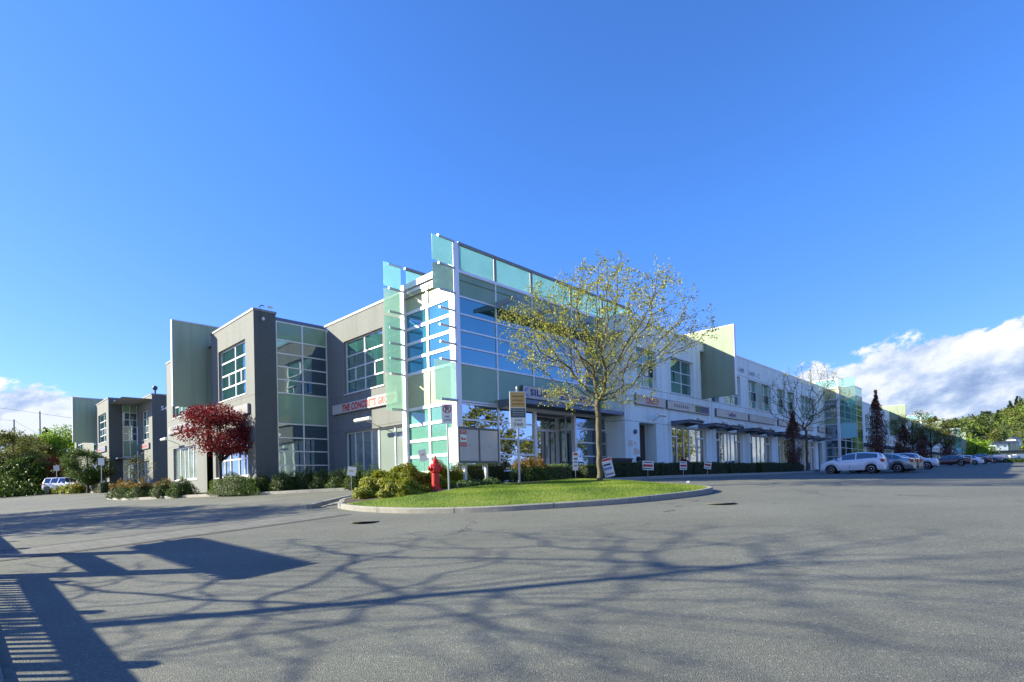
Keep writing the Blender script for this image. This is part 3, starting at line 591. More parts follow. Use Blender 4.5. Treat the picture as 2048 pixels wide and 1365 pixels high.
# tower side face: white frame, aqua blinds below, blue glass above, cream panels
def gS(i,j):
    if j in (5,10): return 'creamp'
    return 'blind' if j<5 else 'glassL'
window(ob,S0,.2,4.2,0,9.9,[2.22],RAILS,dep=.12,bw=.15,gmap=gS,sill=False,name='tower_glazing')
mb=MB(); fbox(mb,S0,.0,4.3,-.3,.05,9.95,10.22); fbox(mb,S0,3.98,4.32,-.25,.05,-.4,9.95); mb.build('frame_band',M['frame'],ob)
mb=MB(); mb.quad((.2,4.3,9.4),(6.5,4.3,9.4),(6.5,4.3,10),(.2,4.3,10)); mb.build('screen_base',M['greytrim'],ob,fix=False)
def fin(par,along,c,base,tip,segs,arms,mid=None):
    # glass fin standing out from a corner: panels clipped to round arms
    def P(a,b,z): return (a,b,z) if along=='u' else (b,a,z)
    for z in arms: MB().ring([P(base,c,z),P(base+(tip-base)*.72,c,z)],.055,10).build('fin_arm',M['alu'],par,smooth=True)
    for z0,z1,m in segs:
        a,b=sorted((tip,base+(tip-base)*.08)); q=MB(); x=P(a,c-.03,z0); y=P(b,c-.015,z1); q.box(x[0],y[0],x[1],y[1],x[2],y[2]); q.build('fin_glass',M[m],par)
ARM=[11.15,9.92,8.75,7.93,7.15,6.38,5.6,3.8]
fin(ob,'u',-.10,-.06,-1.36,[(9.98,11.12,'aqua'),(8.72,9.86,'aquac'),(3.72,5.52,'aquac')],ARM)
fin(ob,'u',4.10,-.04,-1.16,[(9.98,11.2,'aqua'),(8.6,9.86,'aquac'),(5.62,8.5,'aquas'),(3.72,5.52,'aquac')],ARM)
# grey side: recessed wall, link, block, wing panel
def greyside(ob,u0,v0,v1,uL,vend,vfin,finz,blk_end,wall_end,near_end=None):
    Sa=Side(u0); w0,w1=v0+1.75,v1-1.95
    if near_end is None: lowA=(v0+.05,v1-1.85,.6,3.12)
    else: w0,w1=v0+1.4,v0+4.5; lowA=(v0+1.4,v1-.6,.6,3.1)
    wall(ob,Sa,v0,v1,-.6,H,[(w0,w1,5.4,8.52),lowA],M['grey']); coping(ob,Sa,v0,v1+.3,H,M['greytrim'])
    m=(w0+w1)/2
    window(ob,Sa,w0,w1,5.4,8.52,[m],[6.13,6.87,7.63],'glassT',bw=.07)
    q=MB(); fbox(q,Sa,(w0+m)/2-.03,(w0+m)/2+.03,-.2,-.13,6.13,6.87); q.build('window_bar',M['frame'],ob); q=MB(); fbox(q,Sa,(w1+m)/2-.03,(w1+m)/2+.03,-.2,-.13,6.13,6.87); q.build('window_bar',M['frame'],ob)
    a,b=lowA[:2]; n=max(3,int((b-a)/1.2))
    window(ob,Sa,a,b,.6,3.12,[a+(b-a)*f for f in ((.16,.42,.55,.70,.84) if near_end is None else (.3,.6))],(),bw=.08,gmap=lambda i,j:'blindG' if i<3 else 'glassD',name='shopfront')
    joints(ob,Sa,v0,v1,[5.3,3.25])
    Fl=Front(v1)
    def gl(i,j): return 'spandrel' if j in (5,10) else 'glassD'
    window(ob,Fl,uL+1.24,u0,.1,9.66,[(uL+1.24+u0)/2],[.5,1.27,2.09,2.88,3.69,5.48,6.26,7.01,7.78,8.57],dep=.1,bw=.07,gmap=gl,sill=False,name='link_glazing')
    q=MB().add([(uL+1.24,v1+.05,9.66),(u0,v1+.05,9.66),(u0,v1+.7,10.0),(uL+1.24,v1+.7,10.0)],[(0,1,2,3)]); 
    for k in range(4): q.box(uL+1.24,u0,v1+.02+k*.16,v1+.06+k*.16,9.66+k*.09,9.72+k*.09)
    q.build('link_flashing',M['steel'],ob)
    q=MB().quad((uL+1.24,v1+.5,-.5),(u0,v1+.5,-.5),(u0,v1+.5,9.7),(uL+1.24,v1+.5,9.7)); q.build('link_base',M['grey'],ob,fix=False)
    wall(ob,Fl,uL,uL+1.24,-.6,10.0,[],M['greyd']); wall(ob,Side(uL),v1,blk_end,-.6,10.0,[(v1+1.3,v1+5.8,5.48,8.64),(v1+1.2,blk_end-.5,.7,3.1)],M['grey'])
    q=MB().quad((uL+1.24,v1,-.6),(uL+1.24,v1+1.0,-.6),(uL+1.24,v1+1,10),(uL+1.24,v1,10)).quad((uL,blk_end,-.6),(uL+.9,blk_end,-.6),(uL+.9,blk_end,10),(uL,blk_end,10)); q.build('wall',M['grey'],ob,fix=False)
    q=MB().box(uL-.04,uL+1.28,v1-.04,v1+.3,10.0,10.12).box(uL-.04,uL+.3,v1+.3,blk_end+.04,10.0,10.12).box(uL+1.0,uL+1.28,v1+.3,v1+3,10.0,10.1); q.build('coping',M['greytrim'],ob)
    Sb=Side(uL); joints(ob,Sb,v1,blk_end,[5.25,3.25]); joints(ob,Fl,uL,uL+1.24,[5.25,3.25])
    m=v1+3.3; o=window(ob,Sb,v1+1.3,v1+5.8,5.48,8.64,[m],[6.26,7.04,7.84],'glass',bw=.09)
    for x in (-1,1): q=MB(); fbox(q,Sb,m+x,m+x+.08,-.2,-.12,6.26,7.04); q.build('window_bar',M['frame'],o)
    window(ob,Sb,v1+1.2,blk_end-.5,.7,3.1,[v1+2.1,v1+3.0,v1+4.4,v1+5.4],[1.75],'glassD',bw=.08,name='shopfront')
    # notch with dark glazing, then the big green wing panel and the wall behind it
    q=MB().quad((uL+.9,blk_end,-.6),(uL+.9,vfin,-.6),(uL+.9,vfin,9.6),(uL+.9,blk_end,9.6)); q.build('notch_glazing',M['glassD'],ob,fix=False)
    q=MB().box(uL-1.95,uL+.95,vfin,vfin+.24,finz[0],finz[1]); q.build('wing_panel',M['sage'],ob,bevel=.01)
    q=MB().box(uL-1.99,uL-1.95,vfin-.02,vfin+.26,finz[0],finz[1]+.06).box(uL-1.99,uL+.95,vfin-.02,vfin+.26,finz[1]+.001,finz[1]+.07); q.build('panel_trim',M['coping'],ob)
    a=vfin+.24; wl=(wall_end-1.6-5.4,wall_end-1.6)
    wall(ob,Sb,a,wall_end,-.6,H,[(wl[0],wl[1],5.45,8.35),(wl[0]-.2,wl[1],.7,3.1)],M['grey']); coping(ob,Sb,a,wall_end,H,M['greytrim']); joints(ob,Sb,a,wall_end,[5.25,3.25])
    window(ob,Sb,wl[0],wl[1],5.45,8.35,[wl[0]+1.8,wl[0]+3.6],[6.26,7.04],'glass',bw=.09)
    window(ob,Sb,wl[0]-.2,wl[1],.7,3.1,[wl[0]+f for f in (1,2.1,3.0,4.1)],(),'blindG',bw=.09,name='shopfront')
    walllamp(ob,Sb,wl[1]-1.2,3.75)
    return Sa,Sb
Sa,Sb=greyside(ob,0,4.32,12.2,-4.41,30,20.35,(5.35,10.86),19.35,29.95)
walllamp(ob,Sa,6.6,3.5,1.0,1.5)
# camera bracket on the block corner
q=MB().ring([(-4.1,12.2,10.2),(-4.05,12.05,10.3),(-3.9,11.95,10.25)],.03,6).ring([(-4.05,12.1,10.2),(-4.1,12.0,9.8),(-3.95,11.98,9.6)],.015,6); q.build('camera_cable',M['sash'],ob)
q=MB().ring([(-3.95,11.98,9.62),(-3.95,11.98,9.52),(-3.95,11.98,9.44)],[.04,.09,.05],10); q.build('security_camera',M['lamp'],ob,smooth=True); MB().ring([(-3.7,12.0,10.28),(-3.45,11.9,10.24)],.06,8).build('security_camera',M['lamp'],ob,smooth=True)
# white front ------------------------------------------------------
Fw=Front(-1.36)
bays=[(17.8,23.1),(24.9,30.1),(31.8,37.0),(38.8,44.0),(45.7,50.9)]
ups=[(13.5,15.95),(17.9,21.35),(26.6,30.0),(31.75,34.1),(34.95,37.2),(39.0,41.25),(41.95,44.15),(46.2,51.8)]
svc=(13.62,15.7)
holes=[(svc[0],svc[1],-.1,3.46)]+[(a,b,5.78,8.22) for a,b in ups]+[(a,b,-.1,3.45) for a,b in bays]+[(22.5,25.6,5.7,9.3),(52.0,53.6,-.1,3.4)]
wall(ob,Fw,12,54.8,-.6,H,holes,M['white'],.32); coping(ob,Fw,12,54.8,H,M['coping'])
Sw=Side(12); wall(ob,Sw,-1.36,3,9.0,H,[],M['white']); wall(ob,Sw,-1.36,0.02,-.6,9.0,[],M['white']); coping(ob,Sw,-1.3,3,H,M['coping'])
joints(ob,Fw,12,54.8,[3.5,5.66],[17.35,24.2,31.0,38.2,45.0],0,5.6); joints(ob,Sw,-1.36,0,[3.5,5.66]); joints(ob,Fw,26,54.8,[8.36],[30.9,38.1,45.1],8.36,9.8)
for i,(a,b) in enumerate(ups):
    w=b-a
    if w>3: 
        vs=[a+w*.56] if w<4 else [a+1.1,a+2.2,a+3.4,a+4.5]
        window(ob,Fw,a,b,5.78,8.22,vs,[6.57,7.31],'glassT',.26,.06,sash=[(a+.05,a+w*.26,6.6,7.29)],gmap=lambda i,j:'blind' if (i==0 and j<2) else 'glassT')
    else: window(ob,Fw,a,b,5.78,8.22,[a+w*.5],[6.5,7.3],'blind',.30,.05,sash=[(a+w*.52,b-.08,6.52,7.28)],gmap=lambda i,j:'blind' if j!=1 else ('glassT' if i else 'blind'))
q=MB(); fbox(q,Fw,34.12,34.93,-.15,.012,5.78,8.22); q.build('pier_panel',M['sage'],ob)
# notch: green panel over dark glazing, the cream wing panel stands out of it
q=MB(); fbox(q,Fw,22.5,25.6,-.5,-.3,8.0,9.3); q.build('notch_panel',M['sage'],ob)
window(ob,Fw,22.5,25.6,5.7,8.0,[23.1],[6.45,7.2],'glassD',.3,.05,sill=False)
q=MB().box(23.14,23.4,-3.62,-1.0,5.82,10.86).box(23.14,23.4,-1.0,1.5,9.0,10.86); q.build('wing_panel',M['cream'],ob,bevel=.01)
q=MB().box(23.12,23.42,-3.66,1.5,10.862,10.93).box(23.12,23.42,-3.66,-3.622,5.8,10.862); q.build('panel_trim',M['coping'],ob)
for k,(a,b) in enumerate(bays):
    shopfront(ob,Fw,a,b,3.45,k); canopy(ob,a,a+2,-1.36); canopy(ob,a+4.1,a+6.1,-1.36)
q=MB(); fbox(q,Fw,svc[0],svc[1],-.9,-.85,.1,3.46); q.build('service_door',M['bronze'],ob)
q=MB().quad((svc[0],-1.04,.1),(svc[0],-.48,.1),(svc[0],-.48,3.46),(svc[0],-1.04,3.46)).quad((svc[1],-1.04,.1),(svc[1],-.48,.1),(svc[1],-.48,3.46),(svc[1],-1.04,3.46)).quad((svc[0],-1.04,3.46),(svc[1],-1.04,3.46),(svc[1],-.48,3.46),(svc[0],-.48,3.46)); q.build('service_recess',M['white'],ob,fix=False)
q=MB(); fbox(q,Fw,52.0,53.6,-.4,-.33,.1,3.4); q.build('service_door',M['bronze'],ob)
walllamp(ob,Fw,15.2,3.95,.7,.9)
q=MB(); fbox(q,Fw,12.35,12.75,0,.03,1.95,2.3); fbox(q,Fw,12.95,13.15,0,.03,2.05,2.25); fbox(q,Fw,12.88,13.2,0,.03,1.45,1.85); fbox(q,Fw,13.15,13.5,0,.03,1.5,1.75); q.build('wall_plate',M['signface'],ob)
q=MB().ring([Fw.p(13.05,0,2.85),Fw.p(13.05,.10,2.85)],.15,16).ring([Fw.p(13.05,.10,2.85),Fw.p(13.05,.16,2.85)],.08,16); q.build('alarm_bell',M['steel'],ob)
q=MB().ring([Fw.p(13.3,0,1.15),Fw.p(13.3,.1,1.15)],.17,16).ring([Fw.p(13.25,.1,1.2),Fw.p(13.2,.28,1.14)],.065,10).ring([Fw.p(13.38,.1,1.2),Fw.p(13.42,.28,1.14)],.065,10); q.build('hose_connection',M['black'],ob)
text('- 5489',.42,M['num'],ob,(29.4,-1.36,8.62),'front',.012,bold=.01); text('5489 - C',.40,M['num'],ob,(31.9,-1.36,8.60),'front',.012,wid=2.6,bold=.01)
# ================================================================ tower + white block kit for the buildings further along
def farblock(u0,u1,label,uw,n):
    b=thing('office_building',label,'building',u0,0,gz(u0+20,-2)*0,0,'further white office blocks beyond the first'); o=-u0
    # local coords here are relative to u0
    Sd=Side(0); Ff=Front(-1.36); Ft=Front(-2.85); T=12.0; Hh=H
    def gt(i,j): return 'spandrel' if j in (4,) else ('glassD' if j<9 else 'creamp')
    window(b,Sd,-2.8,-1.38,-.6,9.7,[],[.9,1.8,2.8,3.7,5.5,6.3,7.1,7.9,8.4],dep=.05,bw=.06,gmap=lambda i,j:'creamp' if j==9 else ('spandrel' if j==5 else 'glassD'),sill=False,name='tower_glazing')
    q=MB().box(-.06,.16,-2.95,-2.7,-.6,10.75).box(-.06,.1,-2.7,2.6,9.62,9.74).box(-.06,.1,-2.7,2.6,10.68,10.78).box(-.06,.08,-.6,-.42,9.74,10.68).box(.16,T,-2.9,-2.8,10.68,10.78); q.build('corner_post',M['frame'],b)
    q=MB().box(-.01,.01,-2.68,-.62,9.76,10.66).box(-.01,.01,-.4,2.6,9.76,10.66).box(.2,T,-2.86,-2.84,9.76,10.66); q.build('roof_screen',M['aqua'],b)
    q=MB().quad((0,-1.4,8.3),(0,2.6,8.3),(0,2.6,9.62),(0,-1.4,9.62)); q.build('wall',M['cream'],b,fix=False)
    window(b,Ft,.16,T,-.6,9.7,[3,6,9],[.9,1.8,2.8,3.7,5.5,6.3,7.1,7.9,8.5],dep=.05,bw=.06,gmap=lambda i,j:'spandrel' if j in (5,9) else 'glass',sill=False,name='tower_glazing')
    q=MB().quad((T,-2.85,-.6),(T,-1.36,-.6),(T,-1.36,9.7),(T,-2.85,9.7)); q.build('wall',M['white'],b,fix=False)
    fin(b,'v',.02,-2.85,-4.6,[(9.72,10.7,'aqua'),(8.5,9.65,'aquac'),(5.6,8.4,'aquas'),(3.85,5.5,'aqua')],[10.72,9.68,8.45,5.55,3.8])
    Lx=u1-u0; bs=[T+2.2+7*k for k in range(int((Lx-T-2)/7))]; w=uw-u0
    hl=[(s,s+5.2,-.1,3.45) for s in bs]+[(s+x,s+x+2.2,5.78,8.22) for s in bs for x in (0,3.0) if not (s+x-.3<w<s+x+2.6)]
    wall(b,Ff,T,Lx,-.6,Hh,hl,M['white']); coping(b,Ff,T,Lx,Hh,M['coping']); joints(b,Ff,T,Lx,[3.5,5.66])
    for i,(x0,x1,z0,z1) in enumerate(hl):
        if z0<1: window(b,Ff,x0,x1,.13,z1,[x0+1.1,x0+2.1,x0+3.1,x0+4.1],(),'glassS',.25,.07,sill=False,name='shopfront'); canopy(b,x0,x0+2,-1.36); canopy(b,x0+4.1,x0+6.1,-1.36)
        else: window(b,Ff,x0,x1,z0,z1,[(x0+x1)/2],[6.5,7.3],'blind' if i%2 else 'glassT',.3,.05,sill=False)
    q=MB()
    for k in range(0,len(bs),1): fbox(q,Ff,bs[k]-.3,bs[k]+4.9,.01,.14,4.55,5.15)
    q.build('sign_band',M['signface'],b)
    q=MB().box(w,w+.26,-3.62,1.5,5.82,10.86); q.build('wing_panel',M['cream'],b); q=MB().box(w-.02,w+.28,-3.66,1.5,10.862,10.93); q.build('panel_trim',M['coping'],b)
    q=MB().quad((0,-1.3,9.4),(Lx,-1.3,9.4),(Lx,30,9.4),(0,30,9.4)).quad((0,-2.8,9.4),(T,-2.8,9.4),(T,-1.3,9.4),(0,-1.3,9.4)); q.build('roof',M['roofm'],b,fix=False)
    q=MB().quad((Lx,-1.36,-.6),(Lx,30,-.6),(Lx,30,9.8),(Lx,-1.36,9.8)).quad((0,30,-.6),(Lx,30,-.6),(Lx,30,9.8),(0,30,9.8)); q.build('rear_wall',M['grey'],b,fix=False)
farblock(54.8,116.6,'white office block behind the parked cars, starting at the first distant aqua glass tower',94.2,1)
farblock(116.8,171.0,'white office block with the second distant aqua glass tower, beyond the tall purple tree',141.4,2)
farblock(171.3,232.0,'farthest white office block, its small aqua glass tower against the wooded hill',198.7,3)
# ================================================================ the grey building up the drive on the left
gb=thing('office_building','grey two storey office building with green wing panel, up the drive on the left','building',0,0,0)
Sg,Sh=greyside(gb,-1.78,46.37,52.72,-4.40,80,61.3,(5.75,11.0),60.3,76,near_end=1)
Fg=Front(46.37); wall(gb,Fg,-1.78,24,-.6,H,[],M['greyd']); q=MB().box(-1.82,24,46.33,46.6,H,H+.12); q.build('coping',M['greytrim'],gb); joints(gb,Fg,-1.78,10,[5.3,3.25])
q=MB().quad((-4.3,46.4,9.4),(24,46.4,9.4),(24,76,9.4),(-4.3,76,9.4)); q.build('roof',M['roofm'],gb,fix=False)
q=MB().box(-3.9,-1.2,51.3,52.7,3.42,3.55); q.build('entrance_canopy',M['steel'],gb)
text('5489',.46,M['whiteink'],gb,(-.98,46.37,8.28),'front',.015,bold=.015)
for a,b in (((-3.9,52.65,9.8),(-3.7,52.5,9.7)),((-3.6,52.6,9.55),(-3.45,52.4,9.45))): MB().ring([a,b],.09,8).build('security_camera',M['lamp'],gb)
q=MB().ring([(-1.0,48.5,9.9),(-1.0,48.5,10.7)],.09,8).lathe([(.05,0),(.2,.1),(.26,.28),(.2,.45),(.05,.52)],(-1.0,48.5,10.62),12); q.build('roof_vent',M['sash'],gb,smooth=True)
# ================================================================ signs on the walls
t,G,d=signboard(Front(-.02),4.3,10.6,4.30,4.98,'long grey sign reading SILIAN LED LIGHTING above the entrance canopy',mat='signface')
shoptext(t,G,d,'SILIAN',.36,-2.6,1.9,.17,'blueink',bold=.045,spacing=1.1); shoptext(t,G,d,'LED',.34,-.3,.95,.17,'blueink',bold=.03); shoptext(t,G,d,'LIGHTING',.34,.95,2.05,.17,'blueink',bold=.03)
q=MB()
for a,(x,z) in ((.6,(-2.85,.5)),(1.57,(-2.98,.33)),(2.5,(-2.83,.17))):
    q.prism([(x+.13*math.cos(k*TAU/12)*math.cos(a)-.065*math.sin(k*TAU/12)*math.sin(a),z+.13*math.cos(k*TAU/12)*math.sin(a)+.065*math.sin(k*TAU/12)*math.cos(a)) for k in range(12)],-d-.004,-d,'y')
q.build('emblem',M['lightblue'],t)
t,G,d=signboard(Fw,13.1,16.8,4.56,5.16,'pale sign with red CONCOSTS lettering on the white front beside the street tree'); shoptext(t,G,d,'CONCOSTS',.42,-.75,1.6,.09,'red',bold=.03,spacing=1.1)
t,G,d=signboard(Fw,17.05,23.6,4.55,5.16,'long grey sign with a green and dark purple block at its right end')
q=MB(); fbox(q,G,.8,1.75,d,d+.003,.08,.54); q.build('green_patch',M['greenv'],t); q=MB(); fbox(q,G,1.75,3.05,d,d+.003,.08,.54); q.build('purple_patch',M['purple'],t)
q=MB()
for k in range(7): fbox(q,G,-2.4+k*.32,-2.2+k*.32,d,d+.003,.2,.42)
q.build('faded_lettering',M['greytrim'],t)
t,G,d=signboard(Fw,24.75,31.1,4.55,5.18,'grey sign with small blue Lexibook style word near its middle') ; t['label']='grey sign with one small blue word left of its middle'; shoptext(t,G,d,'LenBord',.36,-.95,1.5,.14,'blueink',bold=.03)
t,G,d=signboard(Fw,31.4,37.75,4.57,5.18,'blank looking grey sign with a small white leaf mark at its left'); q=MB(); 
q.prism([(-2.1,.12),(-1.95,.3),(-2.1,.52),(-2.25,.3)],-d-.004,-d,'y').prism([(2.5,.12),(2.56,.3),(2.5,.45),(2.44,.3)],-d-.004,-d,'y'); q.build('emblem',M['whiteink'],t)
t,G,d=signboard(Fw,38.7,43.6,4.6,5.18,'grey sign partly behind the purple columnar tree'); t,G,d=signboard(Fw,44.1,50.0,4.6,5.18,'grey sign behind the crotch of the slim leafless tree')
t,G,d=signboard(Fw,51.9,54.5,4.6,5.18,'short grey sign at the far end of the white front, next to the aqua tower')
t,G,d=signboard(Side(0),4.6,11.5,4.26,4.86,'white sign with red THE CONCOSTS GROUP lettering on the grey side wall',mat='signpale')
shoptext(t,G,d,'THE CONCOSTS GROUP',.42,2.25,5.5,.09,'red',bold=.05,shear=.18,spacing=1.12)
t,G,d=signboard(Side(-4.41),12.9,18.4,4.26,4.82,'blank pale grey sign board on the grey block above the red maple',mat='greytrim')
t,G,d=signboard(Side(-4.41),23.0,29.2,4.22,4.8,'pale sign with dark word and small red and yellow mark, left of the maple',mat='greytrim'); shoptext(t,G,d,'Synova',.30,2.1,1.9,.16,'ink',bold=.02)
q=MB(); q.ring([G.p(2.5,d,.3),G.p(2.5,d+.006,.3)],.2,12); q.build('emblem',M['amber'],t); q=MB(); q.ring([G.p(2.36,d,.36),G.p(2.36,d+.01,.36)],.1,10); q.build('emblem',M['red'],t)
t,G,d=signboard(Side(-1.78),47.3,52.3,4.35,4.95,'grey sign with red lettering on the far grey building right of its dark link',mat='greytrim',group='shop signs on the far grey building'); shoptext(t,G,d,'BOSTON',.3,.2,2.0,.14,'red',bold=.03)
t,G,d=signboard(Side(-4.40),53.9,58.2,4.35,4.95,'grey sign with red and blue lettering on the lit block of the far grey building',mat='greytrim',group='shop signs on the far grey building')
shoptext(t,G,d,'ABLE',.26,1.9,1.5,.16,'red',bold=.03); shoptext(t,G,d,'UNITED',.34,-.1,1.6,.12,'lightblue',bold=.04)
# ================================================================ vegetation
def ell(n,c,r,shell=0.0,flat=None):
    p=onsphere(n)*(RNG.random((n,1))**(1/3.)*(1-shell)+shell)*np.array(r); return p+np.array(c)
def colonize(attr,trunk,step=.22,di=1.6,dk=.38,iters=110,up=.06):
    nodes=[np.array(p,float) for p in trunk]; par=[-1]+list(range(len(trunk)-1)); attr=attr.copy()
    near=None
    nd=np.array(nodes); best=np.full(len(attr),1e9); bi=np.zeros(len(attr),int)
    def upd(a0):
        nonlocal best,bi
        for i in range(a0,len(nodes)):
            d=np.linalg.norm(attr-nodes[i],axis=1); m=d<best; best[m]=d[m]; bi[m]=i
    upd(0)
    for it in range(iters):
        m=best<di
        if not m.any():
            m=best<best.min()*1.2
            if len(attr)==0: break
        a0=len(nodes); new=[]
        for i in np.unique(bi[m]):
            d=attr[m&(bi==i)]-nodes[i]; d/=np.linalg.norm(d,axis=1,keepdims=True)+1e-9; v=d.mean(0)+np.array([0,0,up])+RNG.normal(0,.12,3); l=np.linalg.norm(v)
            if l<.15: continue
            new.append((nodes[i]+v/l*step,i))
        if not new: break
        for p,i in new: nodes.append(p); par.append(i)
        upd(a0); k=best>dk; attr,best,bi=attr[k],best[k],bi[k]
        if len(attr)==0: break
    return np.array(nodes),np.array(par)
def radii(par,tip,expo=2.4,root=None):
    n=len(par); acc=np.zeros(n); ch=np.zeros(n,int)
    for i in range(n-1,0,-1):
        if ch[i]==0: acc[i]=tip**expo
        acc[par[i]]+=acc[i]; ch[par[i]]+=1
    r=np.maximum(acc,tip**expo)**(1/expo)
    if root: r=tip+(r-tip)*(root-tip)/(r[0]-tip+1e-9)
    return r,ch
def limbs(name,nodes,par,r,mat,parent,ns=6):
    idx=np.arange(1,len(nodes)); a=nodes[par[idx]]; b=nodes[idx]; d=b-a; d/=np.linalg.norm(d,axis=1,keepdims=True)+1e-9
    ref=np.array([.31,.93,.2]); x=np.cross(d,ref); x/=np.linalg.norm(x,axis=1,keepdims=True)+1e-9; y=np.cross(d,x)
    ra=np.minimum(r[par[idx]],r[idx]*1.12); rb=r[idx]; t=np.arange(ns)*TAU/ns; c,s=np.cos(t),np.sin(t)
    circ=x[:,None,:]*c[None,:,None]+y[:,None,:]*s[None,:,None]
    V=np.stack([a[:,None,:]-d[:,None,:]*ra[:,None,None]*.3+circ*ra[:,None,None],b[:,None,:]+circ*rb[:,None,None]],1).reshape(-1,3)
    m=len(idx); base=(np.arange(m)*2*ns)[:,None]; j=np.arange(ns)[None,:]; F=np.stack([base+j,base+(j+1)%ns,base+ns+(j+1)%ns,base+ns+j],-1).reshape(-1,4)
    return npmesh(name,V,F,mat,parent,smooth=True)
def leafcloud(name,cen,size,mat,parent,**k):
    v,f,t=leafquads(cen,size,**k); return npmesh(name,v,f,mat,parent,tint=t)
LM=dict(
 spring=leafmat('spring leaves',[(.18,.22,.022),(.34,.36,.045),(.48,.44,.08)],.35),
 red=leafmat('red maple leaves',[(.05,.006,.008),(.17,.014,.018),(.34,.045,.035)],.35),
 purple=leafmat('purple plum leaves',[(.06,.03,.024),(.15,.07,.052),(.34,.17,.12)],.3),
 green=leafmat('green leaves',[(.025,.055,.008),(.06,.11,.014),(.13,.19,.03)],.35),
 lime=leafmat('lime leaves',[(.10,.20,.012),(.20,.34,.02),(.36,.46,.05)],.4),
 olive=leafmat('olive leaves',[(.05,.07,.012),(.12,.135,.022),(.24,.23,.05)],.35),
 fargreen=leafmat('hillside green leaves',[(.04,.065,.014),(.09,.13,.028),(.16,.20,.05)],.3),
 farlime=leafmat('hillside spring leaves',[(.08,.14,.02),(.16,.23,.035),(.26,.32,.06)],.3),
 dark=leafmat('dark evergreen needles',[(.008,.020,.008),(.018,.040,.014),(.04,.07,.022)],.2),
 golden=leafmat('golden conifer foliage',[(.07,.11,.008),(.24,.27,.02),(.46,.42,.035)],.4),
 hedge=leafmat('clipped hedge leaves',[(.015,.035,.006),(.035,.07,.012),(.10,.13,.03)],.25),
 tips=leafmat('orange new shoots',[(.10,.10,.015),(.30,.14,.03),(.46,.14,.05)],.35),
 cover=leafmat('pale ground cover leaves',[(.05,.10,.02),(.12,.19,.05),(.28,.33,.14)],.3))
def sparse_tree(label,u,v,h,rad,z0,leafm='spring',root=.16,trunkh=.38,natt=900,leaves=5,lsize=.06,dk=None,lean=(0,0),off=(0,0),group='young street trees',name='street_tree',bark='bark',tip=.008,prob=.5,step=.2,zs=.34,dz=None,di=1.6,low=None,clumpy=0,expo=2.35,limbk=1.0):
    t=thing(name,label,'tree',u,v,z0,0,group)
    th=h*trunkh; k=max(3,int(th/step)); tr=[(lean[0]*i/k*th/h+.012*math.sin(i*.9),lean[1]*i/k*th/h+.012*math.cos(i*1.3)-.012,i*th/k) for i in range(k+1)]
    cz=h*(1-zs)-.0*h; A=ell(natt,(lean[0]*.8+off[0],lean[1]*.8+off[1],cz),(rad,rad,h*zs*1.0),.25)
    if clumpy:
        cc=ell(clumpy,(off[0],off[1],cz+.1),(rad*.80,rad*.80,h*zs*.86),.5); k2=RNG.integers(0,clumpy,natt); A=np.concatenate([cc[k2]+onsphere(natt)*RNG.random((natt,1))**.4*np.array([1.15,1.15,.8]),A[:natt//4]]); A=A[A[:,2]>h*(.43+.045*np.hypot(A[:,0],A[:,1]))]; k3=natt//14; lo=RNG.uniform(0,TAU,k3); rr=RNG.uniform(.6,2.3,k3); A=np.concatenate([A,np.stack([np.cos(lo)*rr,np.sin(lo)*rr,RNG.uniform(h*.36,h*.47,k3)],1)])
    A=A[A[:,2]>(th*.78 if low is None else h*low)]
    nd,pr=colonize(A,tr,step,di,dk or (.32 if step<.3 else .5),150); r,ch=radii(pr,tip,expo,root)
    r[len(tr):]*=limbk; r[:3]*=np.array([1.5,1.18,1.05]); limbs('trunk',nd[:],pr,r,M[bark],t,7)
    if leaves:
        m=(r<tip*2.6)&(RNG.random(len(r))<prob); c=nd[m]; c=np.repeat(c,leaves,0)+RNG.normal(0,lsize*.9,(m.sum()*leaves,3))
        leafcloud('foliage',c,lsize,LM[leafm],t,up=np.array([0,0,.5]))
    return t
